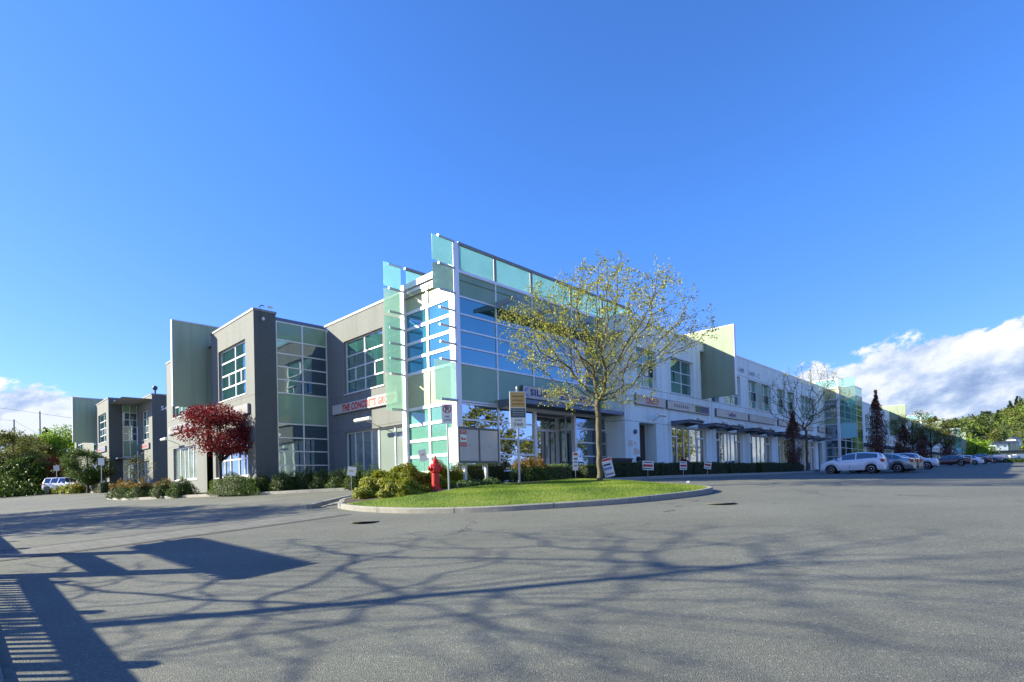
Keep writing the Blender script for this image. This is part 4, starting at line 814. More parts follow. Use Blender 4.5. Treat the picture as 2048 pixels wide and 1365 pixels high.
def leafy_tree(label,u,v,h,rad,z0=None,leafm='green',n=9000,clumps=60,lsize=.10,trunkh=.3,root=.14,group=None,name='leafy_tree',zr=None,bark='barkd',sq=.55,cr=.34,shape=None,jit=1.0,droop=0):
    z0=gz(u,v)-.05 if z0 is None else z0; t=thing(name,label,'tree',u,v,z0,0,group); zr=zr or (h*(1-trunkh))/2; cz=h-zr
    if shape=='column':
        q=RNG.random(clumps); zz=h*(.10+.88*q); rr=rad*np.sin(np.clip((q*.86+.14),0,1)*PI)**.55*np.where(q>.55,(1-(q-.55)/.47)**.8+.05,1); a=RNG.uniform(0,TAU,clumps); C=np.stack([np.cos(a)*rr*.6,np.sin(a)*rr*.6,zz],1); rc=np.maximum(rr*.55,.1)
    elif shape=='cone':
        q=RNG.random(clumps)**1.3; zz=h*(.08+.9*q); rr=rad*(1-q)**.9; a=RNG.uniform(0,TAU,clumps); C=np.stack([np.cos(a)*rr*.75,np.sin(a)*rr*.75,zz],1); rc=np.maximum(rad*.30*(1-q)+.12,.12)
    else:
        C=ell(clumps,(0,0,cz),(rad*.82,rad*.82,zr*.84),.45); rc=np.full(clumps,rad*cr)*RNG.uniform(.6,1.2,clumps)
    per=max(6,n//clumps); P=np.concatenate([onsphere(per)*(RNG.random((per,1))**.4)*np.array([r,r,r*sq])+c for c,r in zip(C,rc)])
    leafcloud('foliage',P,lsize,LM[leafm],t,up=np.array([0,0,.6]),jit=jit,droop=droop)
    mb=MB(); mb.ring([(0,0,-.1),(.02,0,h*trunkh*.5),(0,.03,h*trunkh),(0,0,h*.8)],[root*1.3,root,root*.85,root*.25],8)
    for c in C[::max(1,clumps//14)]: s=h*trunkh*(1 if shape is None else 0)+(c[2]*.5 if shape else 0)+.02; mb.ring([(0,0,s),tuple(np.array([0,0,s])*.45+c*.55+np.array([0,0,-.1])),tuple(c)],[root*.5,root*.32,root*.12],5)
    mb.build('trunk',M[bark],t,smooth=True,fix=False); return t
def shrub(label,u,v,rx,ry,h,leafm='green',n=2500,lsize=.06,group=None,name='shrub',z=None,tips=None,box=False,jit=1.0,up=.5,droop=0,dens=1,cat='shrub',lump=.16,rot=0):
    z0=(gz(u,v)+.1) if z is None else z; t=thing(name,label,cat,u,v,z0,rot,group)
    if box:
        m=n; face=RNG.random(m); At=rx*ry; Ax=ry*h; Ay=rx*h; ft=max(.3,At/(At+Ax+Ay)); fxx=ft+(1-ft)*Ax/(Ax+Ay); x=RNG.uniform(-1,1,m); y=RNG.uniform(-1,1,m); zz=RNG.random(m); top=face<ft; fx=(face>=ft)&(face<fxx); x=np.where(fx,np.sign(x),x); fy=face>=fxx; y=np.where(fy,np.sign(y),y); zz=np.where(top,1,zz)
        e=1-.08*zz**4; P=np.stack([x*rx*e,y*ry*e,zz*h],1)+RNG.normal(0,.028,(m,3)); P[:,2]+=.035*np.sin(x*rx*2.3)+.02*np.sin(x*rx*7.1+1); nrm=np.stack([np.where(fx,x,0)*1.2,np.where(fy,y,0)*1.2,np.where(top,1.,.35)],1)
        core=MB().box(-rx*.93,rx*.93,-ry*.86,ry*.86,-.1,h*.93)
    else:
        d=onsphere(n); d[:,2]=np.abs(d[:,2])*1.02-.05; k=1+lump*np.sin(d[:,0]*5+u)*np.sin(d[:,1]*6+v)+lump*.7*np.sin(d[:,2]*9+d[:,0]*7)
        s=RNG.uniform(.84,1.06,(n,1)); P=d*k[:,None]*s*np.array([rx,ry,h]); nrm=d*1.0
        vs=[];fs=[]; core=MB()
        for i in range(7):
            a=PI/2*i/6
            for j in range(14): b=TAU*j/14; vs.append((rx*.76*math.cos(a)*math.cos(b),ry*.76*math.cos(a)*math.sin(b),h*.80*math.sin(a)-.04))
        for i in range(6):
            for j in range(14): fs.append((i*14+j,i*14+(j+1)%14,(i+1)*14+(j+1)%14,(i+1)*14+j))
        core.add(vs,fs)
    leafcloud('foliage',P,lsize,LM[leafm],t,up=nrm*1.3+np.array([0,0,up]),jit=jit,droop=droop)
    if tips:
        k=(P[:,2]>h*.62)&(RNG.random(len(P))<tips); Q=P[k]+np.array([0,0,.03]); leafcloud('new_shoots',Q,lsize*1.2,LM['tips'],t,up=np.array([0,0,.2]))
    core.build('stems',M['stem'],t,smooth=not box); return t
M['stem']=surf('shrub interior twigs',(.022,.024,.012),.95,var=.4,vscale=10)
# the street tree on the island
tree1=sparse_tree('bare branched spring tree with fresh yellow green leaf tufts on the lawn island',.35,-7.54,7.8,3.95,isl_z(.35,-7.54)-.05,'spring',.102,.40,3200,9,.075,dk=.22,clumpy=52,name='street_tree',prob=.58,step=.14,zs=.30,tip=.0042,off=(.18,-.2),di=.95)
tree2=sparse_tree('slim young tree with nearly bare forked branches, left of the white hatchback',34.6,-5.0,9.4,3.4,gz(34.6,-5)+.1,'spring',.10,.36,1100,3,.11,dk=.3,prob=.4,step=.2,zs=.33,tip=.007,di=1.2)
for i,(u,v,h,lab) in enumerate(((86,-5.5,9.0,'yellow green young tree in front of the second distant aqua tower'),(106,-5.5,8.4,'yellow green young tree between the two small dark purple trees'),(128,-5.5,8.6,'small bright yellow green tree at the far end of the white offices'))):
    leafy_tree(lab,u,v,h,3.4,leafm='olive',n=3600,clumps=46,lsize=.20,trunkh=.35,group='young trees along the far car row',name='street_tree',cr=.26)
cols=((32.8,-4.5,5.2,.70,'purple leaved columnar tree behind the hedge, left of the slim forked tree'),(65.5,-4.6,10.0,1.15,'tall purple columnar tree with a pink sunlit tip above the white hatchback'),(84.5,-4.6,6.3,1.2,'short dark purple columnar tree right of the tall one'),(103,-4.6,6.3,1.2,'dark purple columnar tree below the second aqua tower, farther off than its twin'),(140,-5,8,1.8,'dark purple columnar tree at the foot of the third aqua tower'))
for u,v,h,r,lab in cols: leafy_tree(lab,u,v,h,r,leafm='purple',n=9000 if u<70 else 3000,clumps=120 if u<70 else 50,lsize=.10 if u<40 else (.16 if u<70 else .26),trunkh=.1,root=.07,group='purple columnar trees',name='columnar_tree',shape='column',sq=1.5,bark='barkd')
leafy_tree('round red leaved maple in front of the grey block',-5.6,14.3,5.3,2.2,z0=gz(-5.6,15.6)+.1,leafm='red',n=16000,clumps=54,lsize=.12,trunkh=.34,root=.09,name='maple_tree',zr=1.7,sq=.38,cr=.46)
sparse_tree('thin sapling with sparse olive leaves beside the end of the shrub row on the left',-5.0,36.0,3.6,1.3,gz(-5,36),'olive',.04,.22,240,4,.11,prob=.8,step=.16,zs=.38,tip=.006,name='sapling',group=None)
# trees beyond the drive on the left
LT=[(-7.8,67,4.6,2.1,'red','dark red tree beyond the white off roader, between the green trees',1600,.2,None),
 (-6.4,51.6,4.9,2.4,'green','small dark green tree in front of the far grey building',11000,.13,None),
 (-4.4,84,9.6,3.9,'lime','bright lime green tree behind the far left green wing panel',4200,.36,None),
 (-5.3,99,10.5,3.0,'dark','dark pointed conifer left of the bright lime tree',2600,.36,'cone'),
 (-11.0,70.2,8.4,3.4,'olive','olive green tree at the left edge of the picture, nearest the road',4200,.26,None),
 (-8.4,80.3,8.2,3.2,'olive','tall olive tree just left of the dark conifer',3800,.28,None),
 (-10.2,66.5,5.0,2.4,'green','low green tree in shade behind the two small blue signs',3800,.22,None),
 (-9.3,71,4.6,2.2,'green','bushy green tree between the red tree and the low shaded one',3000,.22,None),
 (-22,95,13,4.5,'green','tall green tree rearmost at the left edge of the picture',3200,.36,None),
 (-8,100,10,4.2,'olive','yellow olive tree behind the red tree',3200,.36,None),
 (-3,96,9,4.2,'green','green tree top behind the lime tree, touching the green wing panel',2600,.36,None)]
for u,v,h,r,m,lab,n,ls,sh in LT: leafy_tree(lab,u,v,h,r,leafm=m,n=int(n*2.2),clumps=60,lsize=ls*.9,trunkh=.16 if h>4 else .3,group='trees along the left road',shape=sh,name='conifer' if sh else 'leafy_tree',cr=.36)
tag(leafcloud('undergrowth',np.concatenate([np.array(W(*(a+(0,))))[None,:]+RNG.normal(0,1,(4200,3))*np.array([2.6,2.6,.9])+np.array([0,0,.7+gz(*a)]) for a in ((-11,66),(-10,70),(-12.5,68),(-9.2,75),(-13.5,74))]),.26,LM['green'],None),'dark tangled undergrowth below the trees at the left','undergrowth',kind='stuff')
# shrubs and hedges
GR='golden conifer shrubs on the island tip'
for u,v,rx,ry,h,n,lab in ((-6.3,-3.75,.95,.85,.72,9000,'golden green feathery conifer shrub at the left tip of the island'),(-5.6,-3.75,.95,.9,.85,9000,'tallest golden green conifer shrub, just left of the red hydrant'),(-4.35,-4.0,.95,.8,.78,8000,'shaded golden conifer shrub behind the red hydrant and the fire lane sign'),(-6.35,-4.85,.7,.6,.5,6000,'low golden shrub spilling toward the lawn at the island tip')):
    shrub(lab,u,v,rx,ry,h,'golden',n*3,.075,GR,'conifer_shrub',z=isl_z(u,v)-.1,jit=.6,up=.3,droop=.3,lump=.22)
shrub('dark clipped box hedge under the metal mailbox cabinet',-2.35,-3.9,1.05,.42,.85,'hedge',7500,.05,None,'hedge',z=isl_z(-2.4,-4.2)-.1,box=True,cat='hedge')
for u,v,lab in ((-.55,-4.7,'shrub with orange red new shoots behind the parking rules sign post'),(.5,-4.35,'right hand shrub with orange shoots between sign post and street tree')): shrub(lab,u,v,.75,.65,.95,'green',5500,.055,'orange tipped shrubs on the island','shrub',z=isl_z(u,v)-.08,tips=.5)
for u,v,lab in ((-3.6,-5.0,'low pale green ground cover plant left of the mulch patch'),(-2.9,-5.15,'low pale green ground cover plant nearest the mulch patch'),(-4.15,-5.05,'low pale ground cover plant right of the fire lane sign post')): shrub(lab,u,v,.42,.3,.2,'cover',800,.075,'ground cover plants by the lawn edge','ground_cover',z=isl_z(u,v),cat='plant')
HG='clipped hedges along the white front'
segs=((3.1,6.2,'hedge'),(6.2,9.6,'hedge'),(9.6,13.4,'hedge'),(13.4,18.2,'hedge'),(18.4,23.0,'hedge'),(23.8,28.6,'hedge'),(28.6,33.6,'hedge'))
hl=('clipped hedge right behind the street tree trunk','clipped hedge in front of the white corner and service door','clipped hedge left of the first shopfront door','clipped hedge below the green and purple shop sign','clipped hedge in the middle of the white front','clipped hedge left of the purple columnar tree','last clipped hedge, ending at the white hatchback')
for i,((a,b,m),lab) in enumerate(zip(segs,hl)): shrub(lab,(a+b)/2,-4.45-.02*i,(b-a)/2-.04,.48,.66+.05*(i%2),m,int(1900*(b-a)),.055,HG,'hedge',z=gz((a+b)/2,-4.5)+.08,box=True,cat='hedge')
shrub('low hedge with pale new leaves beside the entrance, behind the lawn',1.9,-3.75,1.15,.4,.72,'cover',4200,.06,None,'hedge',z=gz(1.9,-3.8)+.05,box=True,cat='hedge')
for i in range(6):
    v=4.6+1.35*i; shrub(['dark shrub under the wall beneath the red lettering, nearest the corner tower','second dark shrub from the corner tower below the grey wall','third dark shrub from the corner tower below the grey wall','dark shrub at the right end of the glazed link','dark shrub in front of the glazed link, second from its right end','dark shrub at the inner corner of glazed link and grey wall'][i],-1.55-.22*i,v,.72,.62,1.05+.1*math.sin(i*2),'green',3000,.07,'dark shrubs along the grey side wall')
for i,(u,v) in enumerate(((-3.6,10.6),(-4.2,12.2))): shrub(['dark shrub at the foot of the dark grey column, right hand one','dark shrub at the foot of the dark grey column, left hand one'][i],u,v,.65,.65,1.0,'green',2800,.07,'dark shrubs along the grey side wall')
shrub('broad clipped green hedge in front of the grey block, below the red maple',-5.2,13.5,.85,2.9,1.1,'green',16000,.06,None,'hedge',cat='hedge',lump=.10)
for i,(u,v,r,tp) in enumerate(((-6.3,18.9,.75,0),(-6.7,20.9,.8,.25),(-7.3,24.0,.9,.35),(-7.6,26.2,.85,.4),(-7.7,28.2,.9,.8))):
    shrub(['rounded shrub left of the broad clipped hedge','rounded shrub with a few orange shoots, second left of the broad hedge','middle shrub of the left shrub row, below the green wing panel','shrub with orange shoots, second from the kerb end','orange tipped shrub at the kerb end of the left row'][i],u,v,r,r,1.05,'green',3400,.08,'rounded shrubs along the left drive',tips=tp)
shrub('dark clipped hedge in front of the far grey building',-5.6,49.2,.5,2.6,.85,'hedge',3500,.1,None,'hedge',box=True,cat='hedge')
for i,(u,v) in enumerate(((-7.0,53.6),(-7.3,56.5),(-7.5,59.5),(-7.4,62))): shrub(['small olive shrub right of the dark green tree trunk on the far kerb','small golden shrub below the dark green tree','small golden shrub in front of the white off roader','leftmost small golden shrub by the wheel of the white off roader'][i],u,v,.9,.9,.95,'golden',1300,.14,'small shrubs on the far kerb',tips=.3 if i==0 else 0)
shrub('small red leaved shrub against the white front, behind a lawn sign',14.3,-4.0,.5,.45,1.25,'red',700,.07,None,'shrub')
# wooded hill and far trees -------------------------------------------------
def hillz(t,Y):     # t = X/Y direction, height of the slope at depth Y
    top=np.interp(t,[.45,.62,.74,.82,.90,.95,1.1,1.4,1.8],[16,27,35,36,41,54,74,84,70]); q=np.clip((Y-300)/200,0,1); return 1.3+top*(q*q*(3-2*q))
ts=np.linspace(.45,1.8,70); Ys=np.linspace(290,620,24); T,YY=np.meshgrid(ts,Ys,indexing='ij'); HZ=hillz(T,YY)-.6
HP=np.stack([T*YY,YY,HZ],-1).reshape(-1,3); I=np.arange(70*24).reshape(70,24); HF=np.stack([I[:-1,:-1],I[1:,:-1],I[1:,1:],I[:-1,1:]],-1).reshape(-1,4)
M['hillg']=surf('wooded slope ground',(.035,.055,.018),.95,var=.4,vscale=.05); tag(npmesh('hill',HP,HF,M['hillg'],smooth=True),kind='structure')
def forest(name,label,n,t0,t1,Y0,Y1,mat,con,per=70,sz=1.3):
    P=[]
    for i in range(n):
        t=RNG.uniform(t0,t1); Y=Y0+(Y1-Y0)*RNG.random()**.8; z=float(hillz(np.array(t),np.array(Y))) ; h=RNG.uniform(6,10) if not con else RNG.uniform(8,12); r=RNG.uniform(3.2,5.2) if not con else RNG.uniform(1.8,2.8)
        if con: q=RNG.random(per)**1.2; a=RNG.uniform(0,TAU,per); rr=r*(1-q)*RNG.uniform(.5,1,per); p=np.stack([np.cos(a)*rr,np.sin(a)*rr,q*h],1)
        else: p=onsphere(per)*np.array([r,r,h*.42])*RNG.uniform(.7,1.05,(per,1))+np.array([0,0,h*.55])
        P.append(p+np.array([t*Y,Y,z-1]))
    return tag(leafcloud(name,np.concatenate(P),sz,LM[mat],None,up=np.array([0,0,.5])),label,'forest','far wood on the hill',kind='stuff')
for a in (('forest','dense mid green broadleaf wood covering the hill on the right',300,.66,1.35,320,510,'fargreen',False,130,1.5),('forest','bright lime green spring trees scattered through the hillside wood',170,.66,1.35,315,490,'farlime',False,120,1.4),('forest','olive brown spring trees scattered through the hillside wood',130,.66,1.35,315,490,'olive',False,120,1.4),('forest','dark conifers scattered through the hillside wood',160,.66,1.35,325,515,'dark',True,150,1.3)): forest(*a)
def wtree(lab,X,Y,h,r,m,shape,n=1600,ls=1.0,group='trees standing out on the skyline'):
    z=float(hillz(np.array(X/Y),np.array(Y))) if Y>300 else gz(*[(Vector((X,Y,0))-C0).dot(AU),(Vector((X,Y,0))-C0).dot(BV)])
    q=Vector((X,Y,0))-C0; return leafy_tree(lab,q.dot(AU),q.dot(BV),h,r,z-.5,m,n,50,ls,.12,.3,group,'conifer' if shape else 'leafy_tree',None,'barkd',.8,.32,shape)
for i,(px,h) in enumerate(((1813,19),(1826,13),(1849,12),(1861,14),(1874,12),(1977,12),(2001,11),(2025,14),(2040,14))):
    t=(px-1024)/1086.5; Y=500; wtree(['dark conifer on the skyline, just right of the second cream panel','smaller dark conifer beside the first on the skyline','first of three small skyline conifers above the far aqua tower','middle one of three small skyline conifers above the far aqua tower','last of three small skyline conifers above the far aqua tower','flat topped dark pine on the hill skyline','pointed skyline conifer right of the flat topped pine','tall skyline conifer second from the right edge of the picture','skyline conifer at the right edge of the picture'][i],t*Y,Y,h,3.6 if i!=5 else 5,'dark','cone' if i!=5 else None)
for i,(px,Y,h,r,m) in enumerate(((1955,175,8.5,5,'lime'),(1972,185,6.5,4.5,'green'),(1938,190,7.5,4,'olive'),(2010,300,8,7,'green'),(2040,310,8,7,'olive'))):
    wtree(['bright green tree beyond the last aqua tower','dark green bush-like tree at the end of the car row','olive tree partly hidden by the last white office','round green tree below the hill houses','olive tree below the hill houses near the right edge'][i],(px-1024)/1086.5*Y,Y,h,r,m,None,2400,.5,'trees at the foot of the hill')
# tree belt across the car park behind the viewer (its reflection fills the shop windows)
for i in range(13):
    leafy_tree('yellow green tree of the belt across the car park, facing the white front',-8+11*i,-52-4*math.sin(i*2.2),12.5+2*math.sin(i*1.7),5.6,leafm='olive',n=2600,clumps=36,lsize=.55,trunkh=.2,group='tree belt across the car park')
# trees left of the picture whose shadows lie over the road
for i,(X,Y,h,r,m) in enumerate(((-22.5,17.6,8.2,3.8,'olive'),(-29,21.5,8.6,4.2,'olive'),(-36,25.5,9,4.4,'green'),(-52,34,9,4.6,'green'))):
    q=Vector((X,Y,0))-C0; leafy_tree('roadside tree left of the picture that shades the asphalt',q.dot(AU),q.dot(BV),h,r,leafm=m,n=9500,clumps=70,lsize=.2,trunkh=.3,group='roadside trees outside the left edge')
ttl=sparse_tree('large nearly bare tree left of the viewer throwing branch shadows over the asphalt',-19.6,-8.9,10.2,4.2,gz(-19.6,-8.9),'spring',.10,.80,2200,1,.07,dk=.25,expo=2.9,limbk=1.0,prob=.3,step=.19,zs=.38,tip=.0042,lean=(-1.2,6.2),group=None,name='roadside_tree',di=1.3,low=.3)
# ================================================================ street furniture
def tube(name,pts,r,mat,par,n=10): return MB().ring(pts,r,n).build(name,M[mat],par,smooth=True)
def dupthing(o,label,u,v,z=None,rot=0):
    c=copy_tree(o); c['label']=label; c.location=W(u,v,gz(u,v) if z is None else z); c.rotation_euler=(0,0,ROT+rot); return c
FACE=-R(46)     # turns a thing's +x from the u axis to straight across the view
# fire hydrant
zi=isl_z(-5.16,-4.88)-.03; hy=thing('fire_hydrant','red fire hydrant on the lawn edge in front of the golden shrubs','hydrant',-5.16,-4.88,zi,FACE+R(20)); hy.scale=(.98,.98,.93)
MB().lathe([(.20,-.05),(.20,.05),(.165,.06),(.15,.14),(.155,.16),(.135,.18),(.13,.62),(.15,.64),(.165,.66),(.165,.70),(.15,.72),(.155,.86),(.175,.88),(.175,.92),(.15,.94),(.14,1.0),(.105,1.08),(.05,1.13),(.045,1.135)],n=26).build('barrel',M['hyd'],hy,smooth=True)
MB().lathe([(.045,1.12),(.045,1.15),(.03,1.16),(.028,1.23),(.02,1.24)],n=5).build('top_nut',M['hyd'],hy)
MB().lathe([(.09,.13),(.10,.18),(.075,.2),(.075,.235),(.02,.25)],(0,0,.79),16,'x').build('outlet',M['hyd'],hy,smooth=True); MB().lathe([(.02,-.26),(.075,-.245),(.075,-.2),(.10,-.18),(.09,-.13)],(0,0,.79),16,'x').build('outlet',M['hyd'],hy,smooth=True)
MB().lathe([(.06,-.25),(.115,-.24),(.115,-.2),(.095,-.18),(.09,-.12)],(0,0,.76),18,'y').build('outlet',M['hyd'],hy,smooth=True); MB().lathe([(.03,-.28),(.03,-.25)],(0,0,.76),5,'y').build('outlet_nut',M['hyd'],hy)
# sign posts
def post(t,h,w=.03): MB().ring([(0,0,-.2),(0,0,h)],w,10).build('post',M['galv'],t,smooth=True)
def plate(t,x0,x1,z0,z1,m='signwhite',y=-.036,name='plate',th=.006,bv=.02):
    r=.03; p=[]
    for cx,cz,a in ((x1-r,z1-r,0),(x0+r,z1-r,1),(x0+r,z0+r,2),(x1-r,z0+r,3)):
        for k in range(4): an=(a+k/3)*PI/2; p.append((cx+r*math.cos(an),cz+r*math.sin(an)))
    return MB().prism(p,y-th,y,'y').build(name,M[m],t)
z1=isl_z(-5.31,-5.74); s1=thing('no_parking_sign','white no parking fire lane sign on a thin post beside the red hydrant','sign',-5.31,-5.74,z1,FACE+R(6)); s1.rotation_euler[1]=0
post(s1,2.7); plate(s1,-.17,.17,2.12,2.74); 
def circle_ring(t,cx,cz,r0,r1,y,m,name='ring_mark'):
    vs=[];fs=[]; n=32
    for i in range(n): a=TAU*i/n; vs+=[(cx+r0*math.cos(a),y,cz+r0*math.sin(a)),(cx+r1*math.cos(a),y,cz+r1*math.sin(a))]
    for i in range(n): j=(i+1)%n; fs.append((2*i,2*i+1,2*j+1,2*j))
    a=R(135); dx,dz=r0*math.cos(a),r0*math.sin(a); w=(r1-r0)*.45; b=len(vs); vs+=[(cx+dx-w*.7,y,cz+dz-w*.7),(cx+dx+w*.7,y,cz+dz+w*.7),(cx-dx+w*.7,y,cz-dz+w*.7),(cx-dx-w*.7,y,cz-dz-w*.7)]; fs.append((b,b+1,b+2,b+3)); MB().add(vs,fs).build(name,M[m],t,fix=False)
text('P',.17,M['ink'],s1,(-.055,-.044,2.50),'front',0,bold=.03); circle_ring(s1,0,2.585,.105,.135,-.047,'red'); text('FIRE',.062,M['ink'],s1,(0,-.044,2.31),'front',0,align='CENTER',bold=.012); text('LANE',.062,M['ink'],s1,(0,-.044,2.21),'front',0,align='CENTER',bold=.012)
z2=isl_z(-1.89,-5.58); s2=thing('parking_sign','tall tan, slate and white parking rules sign before the orange tipped shrubs','sign',-1.89,-5.58,z2,FACE+R(14))
MB().box(-.035,.035,-.035,.035,-.2,3.42).build('post',M['galv'],s2,bevel=.005); MB().lathe([(.03,3.42),(.045,3.46),(.03,3.5),(.01,3.52)],n=10).build('post_cap',M['lamp'],s2,smooth=True)
MB().box(-.30,.30,-.075,-.04,1.98,3.32).build('sign_frame',M['frame'],s2)
for a,b,m in ((2.74,3.29,'amber'),(2.37,2.71,'slate'),(2.02,2.34,'signwhite')): MB().box(-.275,.275,-.082,-.075,a,b).build('panel',M[m],s2)
for s,z,h in (('Parking stalls',3.10,.075),('are allocated by',2.96,.075),('unit address',2.83,.07)): text(s,h,M['ink'],s2,(0,-.083,z),'front',.003,align='CENTER',bold=.01,wid=.42)
for s,z in (('Unauthorized vehicles',2.62),('will be towed at',2.53),('vehicle owner\'s expense',2.44)): text(s,.045,M['whiteink'],s2,(0,-.083,z),'front',.003,align='CENTER',wid=.44)
text('MAXIMUM',.05,M['ink'],s2,(0,-.083,2.25),'front',.003,align='CENTER',bold=.01,wid=.26); text('15 km/h',.12,M['ink'],s2,(0,-.083,2.07),'front',.003,align='CENTER',bold=.02,wid=.34)
# mailbox cabinet
zm=-.30; mbx=thing('mailbox_cabinet','wide two door metal mailbox cabinet raised above the dark hedge','mailbox',-4.3,-5.05,zm)
MB().box(0,1.92,0,.52,1.02,2.24).build('cabinet',M['boxw'],mbx,bevel=.02)
q=MB().box(-.012,1.93,-.03,-.002,2.17,2.25).box(-.012,1.93,-.03,-.002,1.01,1.08)
for x in (-.012,.93,1.87): q.box(x,x+.062,-.032,-.003,1.08,2.17)
q.build('door_rail',M['boxd'],mbx)
for x in (.055,1.0):
    d=MB().box(x,x+.87,-.018,-.004,1.085,2.165).build('door',M['box'],mbx); MB().box(x+.40,x+.47,-.026,-.018,1.60,1.615).build('lock',M['boxd'],d)
for a,b,m in ((2.0,2.13,'red'),(1.74,1.98,'signwhite'),(1.58,1.70,'red')): MB().box(.09,.36,-.024,-.0185,a,b).build('sticker',M[m],mbx)
text('RESERVED',.04,M['whiteink'],mbx,(.12,-.025,2.07),'front',.002,bold=.01,wid=.2); text('PARKING ONLY',.035,M['whiteink'],mbx,(.11,-.025,2.02),'front',.002,wid=.23)
MB().box(.12,.20,-.027,-.0245,1.80,1.88).box(.20,.33,-.027,-.0245,1.80,1.835).box(.26,.33,-.027,-.0245,1.835,1.86).build('truck_mark',M['red'],mbx); text('TOW-AWAY',.05,M['whiteink'],mbx,(.115,-.025,1.615),'front',.002,bold=.01,wid=.22)
for x in (.45,1.45): MB().box(x,x+.10,.2,.30,.0,1.02).build('leg',M['boxw'],mbx)
q=MB()
for x in (.28,1.20): q.prism([(x,.78),(x,1.01),(x+.10,.78)],.12,.13,'y')
q.build('arrow_plate',M['lamp'],mbx)
# lawn signs
def lawnsign(label,u,v,w,h,z0,tilt,lines,bg='signwhite',rot=FACE,z=None,head=None,group='small lawn signs stuck in the hedge line'):
    t=thing('lawn_sign',label,'sign',u,v,(gz(u,v)+.1) if z is None else z,rot+R(12),group); a=tilt
    def P(x,zz,y=0): return (x*math.cos(a)-(zz-z0)*math.sin(a),y,z0+x*math.sin(a)+(zz-z0)*math.cos(a))
    def card(x0,x1,za,zb,y,th=.004):
        q=MB(); c=[P(x0,za),P(x1,za),P(x1,zb),P(x0,zb)]; return q.add([(p[0],y,p[2]) for p in c]+[(p[0],y+th,p[2]) for p in c],[(0,1,2,3),(4,7,6,5),(0,4,5,1),(1,5,6,2),(2,6,7,3),(3,7,4,0)])
    card(-w/2,w/2,z0,z0+h,-.02).build('card',M[bg],t); MB().ring([(-.0,0,-.1),(0,0,z0+h*.4)],.012,6).build('stake',M['galv'],t)
    for f0,f1,x0,x1,m in lines: card(-w/2+w*x0,-w/2+w*x1,z0+h*f0,z0+h*f1,-.0235,.003).build('print_band',M[m],t)
    return t
red3=[(.36,.62,.08,.92,'red'),(.78,.88,.12,.88,'ink'),(.12,.2,.12,.88,'ink')]
lawnsign('narrow upright white lawn sign with a red head, left of the street tree trunk',2.55,-4.75,.24,.78,.10+.35,-.03,[(.84,.95,.1,.9,'red'),(.6,.68,.15,.85,'blueink'),(.42,.5,.15,.85,'lightblue'),(.22,.28,.2,.8,'blueink')])
lawnsign('leaning tall white and blue lawn sign with red head, right of the street tree trunk',4.75,-5.05,.50,.88,.10,.22,[(.86,.97,.06,.94,'red'),(.6,.7,.15,.8,'blueink'),(.38,.52,.15,.85,'lightblue'),(.12,.18,.1,.9,'blueink')])
lawnsign('wide white lawn sign with a red band, under the service door opening',8.1,-5.05,.62,.46,.35,-.06,red3); lawnsign('smallest white lawn sign with a red band, middle of the hedge',11.6,-5.2,.42,.46,.32,-.03,red3); lawnsign('tilted white lawn sign with a red band below the small red shrub',14.6,-5.2,.46,.48,.35,-.16,red3)
lawnsign('square white lawn sign with faint yellow print beside the golden shrub',-2.7,4.9,.42,.44,.75,-.13,[(.45,.6,.25,.7,'amber')],z=gz(-2.7,4.9)); lawnsign('tilted white placard between the golden shrub and the hydrant, against the tower glass',-3.3,-1.8,.30,.46,1.2,.22,[(.5,.62,.3,.75,'amber')],z=gz(-3.3,-1.8))
for i,(px,Y) in enumerate(((6,66),(50,66))):
    q=Vector(((px-1024)/1086.5*Y,Y,0))-C0; lawnsign(['small blue and white lawn sign at the left edge of the road','second small blue and white lawn sign, right of the one at the left edge'][i],q.dot(AU),q.dot(BV),.85,.42,.05,0,[(.2,.45,.1,.9,'signwhite')],'lightblue',z=gz(q.dot(AU),q.dot(BV)))
t=thing('bike_rack','black looped bicycle rack in front of the glass entrance','bike rack',4.4,-2.4,gz(4.4,-2.4)+.1)
q=MB(); q.ring([(0,0,0),(0,0,.65),(.12,0,.85),(1.9,0,.85),(2.05,0,.65),(2.05,0,0)],.03,8).build('frame_tube',M['black'],t,smooth=True)
for k in range(4): x=.3+k*.42; MB().ring([(x,0,.85),(x-.1,0,.5),(x,0,.12),(x+.16,0,.12),(x+.26,0,.5),(x+.16,0,.85)],.022,6).build('loop',M['black'],t,smooth=True)
t=thing('waste_skip','black flared container standing by the white corner behind the hedge','container',8.3,-2.7,gz(9,-2.4)+.1)
q=MB(); b0,b1=[(.15,.1,0),(2.0,.1,0),(2.0,.8,0),(.15,.8,0)],[(0,0,1.0),(2.25,0,1.0),(2.25,.9,1.0),(0,.9,1.0)]; q.add(b0+b1,[(3,2,1,0),(0,1,5,4),(1,2,6,5),(2,3,7,6),(3,0,4,7)]); q.build('bin_body',M['black'],t); q=MB().box(-.03,2.28,-.03,.03,.98,1.04).box(-.03,2.28,.87,.93,.98,1.04).box(-.03,.03,.03,.87,.98,1.04).box(2.22,2.28,.03,.87,.98,1.04); q.build('rim',M['sash'],t)
# sign post up the drive
t=thing('street_sign','small white sign on a tall thin pole before the far grey building','sign',-5.9,47.4,None,FACE+R(10)); post(t,3.4,.035); plate(t,-.28,.28,2.75,3.45,y=-.04); 
t=thing('street_sign','small grey blue sign on a pole between the red tree and the dark green tree','sign',-8.0,60.0,None,FACE+R(10)); post(t,3.3,.035); plate(t,-.3,.3,2.6,3.2,'galv',y=-.04)
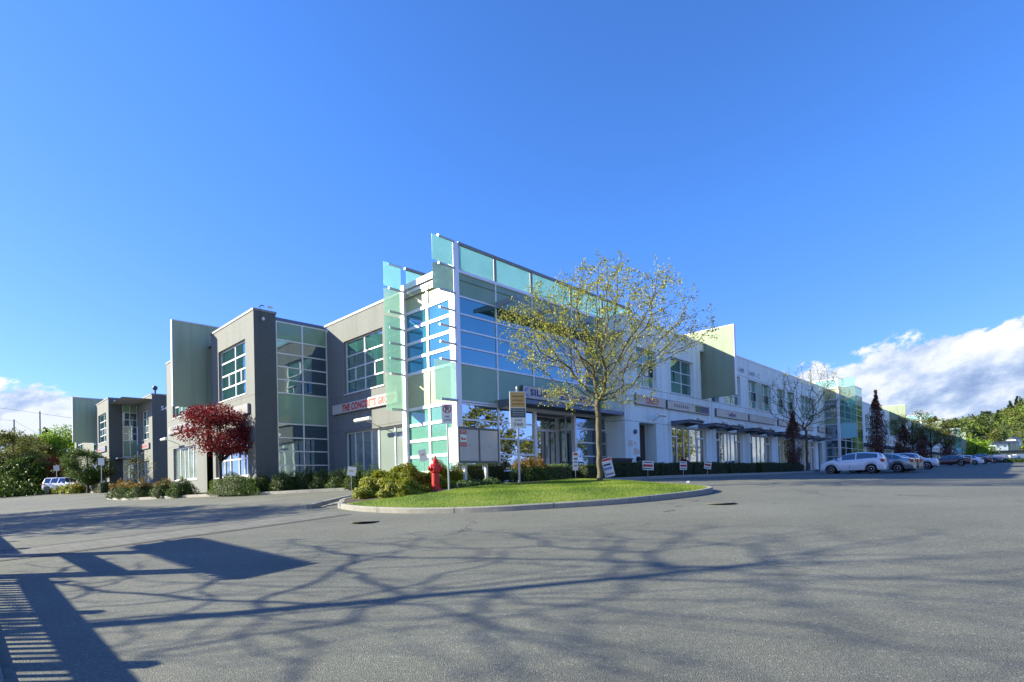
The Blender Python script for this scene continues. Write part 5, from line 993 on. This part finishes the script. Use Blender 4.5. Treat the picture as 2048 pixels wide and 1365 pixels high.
# golf net poles
for i,(px,top) in enumerate(((29,843),(81,828))):
    Y=130; X=(px-1024)/1086.5*Y; q=Vector((X,Y,0))-C0; u,v=q.dot(AU),q.dot(BV); z=gz(u,v); ht=(986-top)/1086.5*Y+.5-z
    t=thing('net_pole',['tall dark net pole above the trees, left one','tall dark net pole above the trees, right one'][i],'pole',u,v,z,0,'net poles behind the left trees'); MB().ring([(0,0,-1),(0,0,ht)],.13,8).build('pole',M['sash'],t)
q=MB()
def wp(px,py,Y): return ((px-1024)/1086.5*Y,Y,.1+(985-.026*px-py+3)/1086.5*Y)
q.ring([wp(-60,812,130),wp(20,820,130),wp(81,829,130),wp(145,838,130),wp(220,850,130)],.03,4); q.ring([wp(-60,838,130),wp(29,843,130),wp(55,858,130),wp(81,872,130)],.025,4)
tag(q.build('net_cable',M['sash']),'thin sagging cables strung between the net poles','cable')
# ================================================================ cars
def sm(keys,x,s=.05): return sum(float(np.interp(x+d,[k[0] for k in keys][::-1] if keys[0][0]>keys[-1][0] else [k[0] for k in keys],[k[1] for k in keys][::-1] if keys[0][0]>keys[-1][0] else [k[1] for k in keys])) for d in (-s,-s/2,0,s/2,s))/5
PAINT={}
def paint(n,c,metal=.0): 
    if n not in PAINT: PAINT[n]=surf(n,c,.28,metal,var=.03,vscale=1,coat=.8)
    return PAINT[n]
M['carglass']=glass('car glass',(.006,.009,.010),.16,(.8,.9,1),.02,.0,.1); M['tyre']=surf('tyre rubber',(.018,.018,.018),.85,var=.2); M['rim']=surf('alloy rim',(.68,.68,.70),.3,.6,var=.05); M['tail']=surf('red tail lamp',(.45,.02,.015),.25,coat=.5); M['head']=surf('clear lamp',(.6,.62,.62),.15,.4,coat=.5); M['plate']=surf('number plate',(.6,.62,.66),.5); M['trim']=surf('black car trim',(.02,.02,.02),.5)
WH={}
def wheelset(t,pos,r,w):
    for x,y in pos:
        sg=1 if y>0 else -1
        if (r,sg) not in WH:
            q=MB().lathe([(r*.62,-.1*sg),(r*.93,-.1*sg),(r,-.07*sg),(r,.07*sg),(r*.95,.1*sg),(r*.68,.105*sg),(r*.62,.085*sg)],n=28,axis='y').build('tyre',M['tyre'],None,smooth=True)
            m=MB().lathe([(r*.62,-.09*sg),(r*.64,.088*sg),(r*.58,.09*sg),(r*.56,.05*sg)],n=28,axis='y')
            for k in range(9):
                a=TAU*k/9; c,s=math.cos(a),math.sin(a); h=r*.045
                m.add([(c*r*.1-s*h,.085*sg,s*r*.1+c*h),(c*r*.1+s*h,.085*sg,s*r*.1-c*h),(c*r*.58+s*h*.8,.07*sg,s*r*.58-c*h*.8),(c*r*.58-s*h*.8,.07*sg,s*r*.58+c*h*.8),(c*r*.1-s*h,.05*sg,s*r*.1+c*h),(c*r*.1+s*h,.05*sg,s*r*.1-c*h),(c*r*.58+s*h*.8,.045*sg,s*r*.58-c*h*.8),(c*r*.58-s*h*.8,.045*sg,s*r*.58+c*h*.8)],[(0,1,2,3),(0,4,5,1),(1,5,6,2),(2,6,7,3),(3,7,4,0)])
            m.lathe([(.0,.03*sg),(r*.15,.04*sg),(r*.14,.09*sg),(.01,.1*sg)],n=12,axis='y'); rm=m.build('rim',M['rim'],None,smooth=True)
            WH[(r,sg)]=(q.data,rm.data); bpy.data.objects.remove(q); bpy.data.objects.remove(rm)
        wh=bpy.data.objects.new('wheel',WH[(r,sg)][0]); COL.objects.link(wh); wh.parent=t; wh.location=(x,y,r); ri=bpy.data.objects.new('rim',WH[(r,sg)][1]); COL.objects.link(ri); ri.parent=wh
def car(label,u,v,top,belt,hw,wheels,r,col,rot,ws,sw,rw,pill,group='cars parked nose in along the white offices',base=.24,name='parked_car',z=None,fl=None,bed=None,cat='car'):
    # top/belt: outline keys from nose (+x) to tail; ws/rw: windscreen and rear screen x ranges; sw: side glass range; pill: pillar x positions
    t=thing(name,label,cat,u,v,gz(u,v)+.005 if z is None else z,rot,group); x1,x0=top[0][0],top[-1][0]
    xs=sorted(set([round(x,3) for x in np.arange(x0,x1+.001,.07)]+[x0,x1,x0+.02,x1-.02]))
    rows=[]
    for x in xs:
        zt=sm(top,x); zb=min(sm(belt,x),zt-.012); bb=base+.0; 
        for wx in wheels:
            d=abs(x-wx); ra=r+.06
            if d<ra: bb=max(bb,r+math.sqrt(ra*ra-d*d))
        e=min(1,(x1-x)/.35,(x-x0)/.35) if True else 1; e=max(e,0); w=hw*(.80+.20*math.sqrt(max(0,1-(1-e)**2)))
        if bb>zb-.06: bb=zb-.06
        gh=max(0,zt-zb); wt=w*.93-.46*gh
        mid=bb+(zb-bb)*.5
        rows.append([(w*.55,bb),(w*.93,bb),(w*.985,bb+min(.08,(zb-bb)*.3)),(w,mid),(w*.985,zb-(zb-bb)*.12),(w*.935,zb),(wt+.02,max(zb+.004,zt-.07*min(1,gh*4))),(wt*.82,zt-.004),(0,zt+.012)])
    nr=len(rows[0]); vs=[]; 
    for x,rw_ in zip(xs,rows):
        vs+=[(x,y,z_) for y,z_ in rw_]+[(x,-y,z_) for y,z_ in rw_[:-1]]
    m=2*nr-1
    def vid(i,k,side): return i*m+(k if side>0 or k==nr-1 else nr+k)
    body=[];gl={'windscreen':[],'side_window':[],'rear_window':[]}
    for i in range(len(xs)-1):
        xm=(xs[i]+xs[i+1])/2
        for sd in (1,-1):
            for k in range(nr-1):
                f=(vid(i,k,sd),vid(i+1,k,sd),vid(i+1,k+1,sd),vid(i,k+1,sd)); f=f if sd<0 else f[::-1]
                tgt=body
                if k==5 and sw[0]<xm<sw[1] and not any(abs(xm-p)<.045 for p in pill) and rows[i][6][1]-rows[i][5][1]>.08 and rows[i+1][6][1]-rows[i+1][5][1]>.08: tgt=gl['side_window']
                if k>=6 and ws[0]<xm<ws[1]: tgt=gl['windscreen']
                if k>=6 and rw[0]<xm<rw[1]: tgt=gl['rear_window']
                tgt.append(f)
        body.append((vid(i,0,1),vid(i+1,0,1),vid(i+1,0,-1),vid(i,0,-1)))
    for i in (0,len(xs)-1): body.append(tuple(vid(i,k,1) for k in range(nr))+tuple(vid(i,k,-1) for k in range(nr-2,-1,-1)))
    def sub(faces,name,mat):
        if not faces: return
        us=sorted({a for f in faces for a in f}); mp={a:i for i,a in enumerate(us)}; o=MB().add([vs[a] for a in us],[tuple(mp[a] for a in f) for f in faces]).build(name,mat,t,smooth=True); return o
    sub(body,'body',col)
    for k,f in gl.items(): sub(f,k,M['carglass'])
    wheelset(t,[(wx,s*(hw-.12)) for wx in wheels for s in (1,-1)],r,.2)
    zb=lambda x:sm(belt,x)
    for s in (1,-1):
        MB().add([(x1-.46,s*(hw*.90),zb(x1-.46)-.10),(x1-.10,s*hw*.72,zb(x1-.1)-.12),(x1-.02,s*hw*.45,zb(x1)-.1),(x1-.46,s*(hw*.985),zb(x1-.46)-.26),(x1-.08,s*hw*.83,zb(x1-.1)-.27),(x1+.012,s*hw*.45,zb(x1)-.24)],[(0,1,4,3),(1,2,5,4)]).build('headlight',M['head'],t,fix=False)
        MB().box(x0+.01,x0+.34,s*hw*.70,s*(hw*.975),zb(x0+.2)-.24,zb(x0+.2)-.02).build('tail_light',M['tail'],t,bevel=.03)
        MB().ring([(sw[1]-.22,s*hw*.93,zb(0)+.04),(sw[1]-.25,s*(hw+.12),zb(0)+.07)],[.03,.075],8).build('mirror',col,t,smooth=True)
        q=MB()
        for px_ in (wheels[0]+.34 if wheels[0]<0 else wheels[1]+.34,(wheels[0]+wheels[1])/2+.05,max(wheels)-.42): q.ring([(px_,s*(hw+.002),base+.1),(px_,s*(hw+.004),(base+zb(px_))/2),(px_+.0,s*hw*.94,zb(px_)+.0)],.006,4)
        q.build('door_seam',M['trim'],t); q=MB()
        for px_ in ((wheels[0]+wheels[1])/2+.25,min(wheels)+.62): q.box(px_-.1,px_+.1,s*(hw*.985),s*(hw+.012),zb(px_)-.16,zb(px_)-.13)
        q.build('door_handle',col,t)
    MB().box(x0-.012,x0+.02,-.26,.26,.5,.63).build('number_plate',M['plate'],t); MB().box(x1-.03,x1+.008,-hw*.5,hw*.5,base+.08,base+.26).build('grille',M['trim'],t)
    return t
hatch=dict(top=[(2.02,.45),(2.0,.66),(1.85,.80),(1.45,.96),(1.12,1.04),(.62,1.30),(.2,1.45),(-.3,1.52),(-.9,1.51),(-1.5,1.44),(-1.78,1.34),(-1.98,1.0),(-2.03,.62),(-2.04,.42)],belt=[(2.02,.43),(1.95,.64),(1.5,.86),(1.1,.95),(0,1.0),(-1.5,1.08),(-1.8,1.04),(-1.98,.92),(-2.04,.4)],hw=.845,wheels=(1.26,-1.25),r=.31,ws=(.32,1.08),sw=(-1.62,.95),rw=(-1.93,-1.70),pill=(.62,-.35,))
sedan=dict(top=[(2.32,.42),(2.30,.62),(2.1,.78),(1.4,.93),(1.0,1.0),(.35,1.36),(-.1,1.45),(-.7,1.44),(-1.25,1.30),(-1.75,1.08),(-2.2,1.02),(-2.33,.85),(-2.36,.42)],belt=[(2.32,.40),(2.2,.64),(1.4,.86),(1.0,.92),(0,.95),(-1.3,.99),(-1.8,1.0),(-2.2,.97),(-2.33,.80),(-2.36,.4)],hw=.885,wheels=(1.42,-1.38),r=.32,ws=(.28,.98),sw=(-1.5,.85),rw=(-1.75,-1.08),pill=(-.25,-1.08))
suv=dict(top=[(2.2,.5),(2.18,.85),(2.0,.98),(1.3,1.08),(1.0,1.14),(.45,1.58),(0,1.66),(-1.5,1.66),(-1.95,1.58),(-2.12,1.1),(-2.2,.8),(-2.22,.5)],belt=[(2.2,.48),(2.1,.86),(1.2,1.0),(0,1.06),(-1.8,1.12),(-2.12,1.0),(-2.22,.48)],hw=.91,wheels=(1.35,-1.35),r=.35,ws=(.40,.98),sw=(-1.85,.85),rw=(-2.1,-1.9),pill=(-.15,-1.1),base=.32)
jeep=dict(top=[(2.25,.6),(2.22,1.0),(2.1,1.12),(1.2,1.18),(1.0,1.22),(.62,1.72),(.4,1.78),(-1.85,1.78),(-1.98,1.70),(-2.05,1.2),(-2.08,.6)],belt=[(2.25,.58),(2.15,1.02),(1.2,1.1),(0,1.14),(-1.9,1.16),(-2.04,1.1),(-2.08,.58)],hw=.92,wheels=(1.4,-1.3),r=.37,ws=(.6,.98),sw=(-1.8,.85),rw=(-2.06,-1.95),pill=(-.1,-1.0),base=.42)
pick=dict(top=[(2.7,.55),(2.68,.95),(2.5,1.06),(1.6,1.12),(1.35,1.18),(.85,1.68),(.5,1.76),(-.3,1.76),(-.6,1.66),(-.72,1.15),(-.8,1.13),(-2.7,1.13),(-2.74,.55)],belt=[(2.7,.53),(2.55,.98),(1.4,1.08),(-.7,1.12),(-.8,1.12),(-2.7,1.12),(-2.74,.53)],hw=.97,wheels=(1.75,-1.65),r=.38,ws=(.82,1.32),sw=(-.55,1.2),rw=(-.72,-.62),pill=(.2,),base=.42)
NOSE=PI/2      # nose toward the building (+v)
def pc(label,kind,u,v,col,rot=NOSE,**k): return car(label,u,v,col=col,rot=rot,**{**kind,**k})
pc('white compact hatchback parked nearest, at the end of the hedge',hatch,29.35,-9.5,paint('white car paint',(.80,.82,.85)))
pc('silver green sedan parked right behind the white hatchback',sedan,32.9,-10.35,paint('silver green car paint',(.26,.30,.30),.5))
pc('dark sedan parked between the silver sedan and the pale crossover',sedan,36.4,-10.2,paint('black car paint',(.02,.021,.024)))
pc('silver hatchback half hidden between dark sedan and pale crossover',hatch,39.9,-10.2,paint('silver car paint',(.40,.42,.46),.4))
pc('pale silver crossover backed into its stall, nose toward the lane',suv,50.0,-10.1,paint('pale car paint',(.55,.58,.66),.2),rot=-PI/2)
pc('dark maroon sedan alone in the middle of the far car row',sedan,75.5,-10.6,paint('maroon car paint',(.035,.012,.016)))
pc('white sedan right of the dark maroon one',sedan,87,-11.2,paint('white car paint',(.72,.74,.78))); pc('dark blue sedan just left of the pickup',sedan,99,-11.6,paint('navy car paint',(.015,.02,.03)))
pc('blue grey pickup truck at the far end of the row',pick,112,-12.0,paint('blue grey car paint',(.16,.22,.32),.3),cat='truck',name='pickup_truck')
o=pc('white boxy off roader with spare wheel parked on the left by the trees',jeep,-7.3,60.0,paint('white car paint',(.72,.74,.78)),rot=-R(52),group=None)
q=MB().lathe([(.0,-.08),(.33,-.08),(.36,-.04),(.36,.06),(.33,.1),(0,.1)],(-2.18,0,1.02),20,'x').build('spare_wheel',M['trim'],o,smooth=True)
pc('light car mostly hidden behind the small dark green tree',hatch,-4.9,57.5,paint('silver car paint',(.40,.42,.46),.4),rot=R(90),group=None)
# far car park: houses, shed, vans
def house(label,X,Y,w,d,h,rh,wm,rot=0,z=None,name='house'):
    q=Vector((X,Y,0))-C0; z=float(hillz(np.array(X/Y),np.array(Y))) if z is None else z
    t=thing(name,label,'house',q.dot(AU),q.dot(BV),z,rot,'far houses on the hill'); MB().box(-w/2,w/2,-d/2,d/2,-2,h).build('wall',M[wm],t)
    MB().prism([(-d/2-.4,h),(d/2+.4,h),(0,h+rh)],-w/2-.4,w/2+.4,'x').build('roof',M['sash'],t)
    for k in range(2):
        for s in (-1,1): f=MB().box(s*w*.25-.6,s*w*.25+.6,-d/2-.05,-d/2-.003,h*.25+k*h*.42,h*.25+k*h*.42+1.1).build('window',M['glassD'],t)
    return t
for i,(px,py,Y,w,wm,lab) in enumerate(((1998,890,305,12,'white','white house with dark roof at the foot of the wood'),(2022,888,306,10,'sage','greenish house right of the white one at the foot of the wood'),(2030,880,330,8,'white','white house low on the hill near the right edge'))):
    t=(px-1024)/1086.5; house(lab,t*Y,Y,w*.55,5,2.2,1.5,wm,FACE+R(12*(i%3-1)),z=.1+(988-.0261*px-py)/1086.5*Y-2.5)
def uvof(px,Y): q=Vector(((px-1024)/1086.5*Y,Y,0))-C0; return q.dot(AU),q.dot(BV)
u,v=uvof(2035,235); t=thing('warehouse','long low flat roofed building across the far car park','building',u,v,1.4,FACE); MB().box(-26,30,-6,6,-1,4.6).build('wall',M['cream'],t); MB().box(-26.5,30.5,-7,6.5,4.6,5.5).build('roof',M['sash'],t)
q=MB()
for k in range(10): q.box(-24+k*5.2,-21+k*5.2,-6.06,-6.003,.3,3)
q.build('loading_door',M['signwhite'],t)
for i,(px,w,h) in enumerate(((1999,6.5,2.6),(2012,6,2.7),(2028,5,2.4),(2044,6,2.8))):
    u,v=uvof(px,170+6*(i%2)); t=thing('parked_van',['white van at the far edge of the car park, leftmost of the group','white box van in front of the low far building, second from left','white van in front of the low far building, second from right','white van at the right edge of the picture'][i],'van',u,v,gz(u,v),FACE+R(8),'white vans before the low far building')
    MB().prism([(-w/2,.4),(w/2-.1,.4),(w/2,.9),(w/2-.9,1.25),(w/2-1.5,h*.95),(w/2-1.9,h),(-w/2,h)],-1,1,'y').build('body',M['lamp'],t,bevel=.08)
    MB().prism([(w/2-1.05,1.3),(w/2-1.5,h*.9),(w/2-2.2,h*.9),(w/2-2.2,1.3)],-1.02,1.02,'y').build('window',M['carglass'],t); wheelset(t,[(x,s*.9) for x in (w*.3,-w*.3) for s in (1,-1)],.36,.2)
for i,(px,c) in enumerate(((1990,'navy car paint'),(2018,'white car paint'),(2036,'black car paint'))):
    u,v=uvof(px,150); pc(['dark car nearest the end of the far hedge','white car by the far low hedge','dark car by the far low hedge near the right edge'][i],sedan,u,v,PAINT[c],rot=FACE,group='far cars beyond the end of the lot')
for i,px in enumerate((2003,2024,2046)): u,v=uvof(px,128); shrub(['low green hedge bush at the far end of the lot, left one','low green hedge bush at the far end of the lot, middle one','low green hedge bush at the far end of the lot, right one'][i],u,v,1.6,1.2,.9,'green',900,.25,'low bushes ending the far car park')
# ================================================================ fence and gate just left of the picture
fu=-17.4; t=thing('picket_fence','long dark metal picket fence left of the viewer, its slats striping the asphalt','fence',fu,0,gz(fu,-8)); t.scale=(1,1,1.07)
def fz(v): return gz(fu,v)-t.location.z
q=MB()
for k in range(104):
    v=-16.2+k*.19
    if -6.1<v<-2.9: continue
    q.box(-.012,.012,v-.04,v+.04,fz(v)+.1,fz(v)+1.22)
q.build('pickets',M['fence'],t)
for a,b in ((-16.3,-6.2),(-2.8,3.6)):
    n=10
    for i in range(n):
        v0=a+(b-a)*i/n; v1=a+(b-a)*(i+1)/n
        for w,h0,h1 in ((.03,1.20,1.40),(.025,.08,.14)): MB().add([(x,y,z) for y,b in ((v0,fz(v0)),(v1,fz(v1))) for x in (-w,w) for z in (b+h0,b+h1)],[(0,1,3,2),(4,6,7,5),(0,4,5,1),(2,3,7,6),(0,2,6,4),(1,5,7,3)]).build('rail',M['fence'],t)
v=-16.1
while v<3.8:
    if not -5.9<v<-3.1: MB().box(-.06,.06,v-.06,v+.06,fz(v)-.3,fz(v)+1.52).build('post',M['fence'],t)
    v+=2.37
g=thing('pergola_gate','tall dark timber gate frame with slatted top, left of the viewer','gate',fu,-4.2,gz(fu,-4.2)); g.scale=(1,1,1.08)
for v in (1.2,.92,-1.55,-1.83): MB().box(-.07,.07,v-.06,v+.06,-.3,2.75).build('post',M['fence'],g)
MB().box(-.04,.04,-1.9,1.3,1.7,1.95).box(-.04,.04,-1.9,1.3,2.55,2.72).build('beam',M['fence'],g)
q=MB()
for k in range(24): y=2.6-k*.2; q.box(-.62,.62,y-.04,y+.04,2.78,2.94)
q.box(-.3,-.24,-2.1,2.7,2.72,2.78).box(.24,.3,-2.1,2.7,2.72,2.78).box(-.33,.36,-2.0,2.6,2.945,2.955); q.build('slatted_top',M['fence'],g)
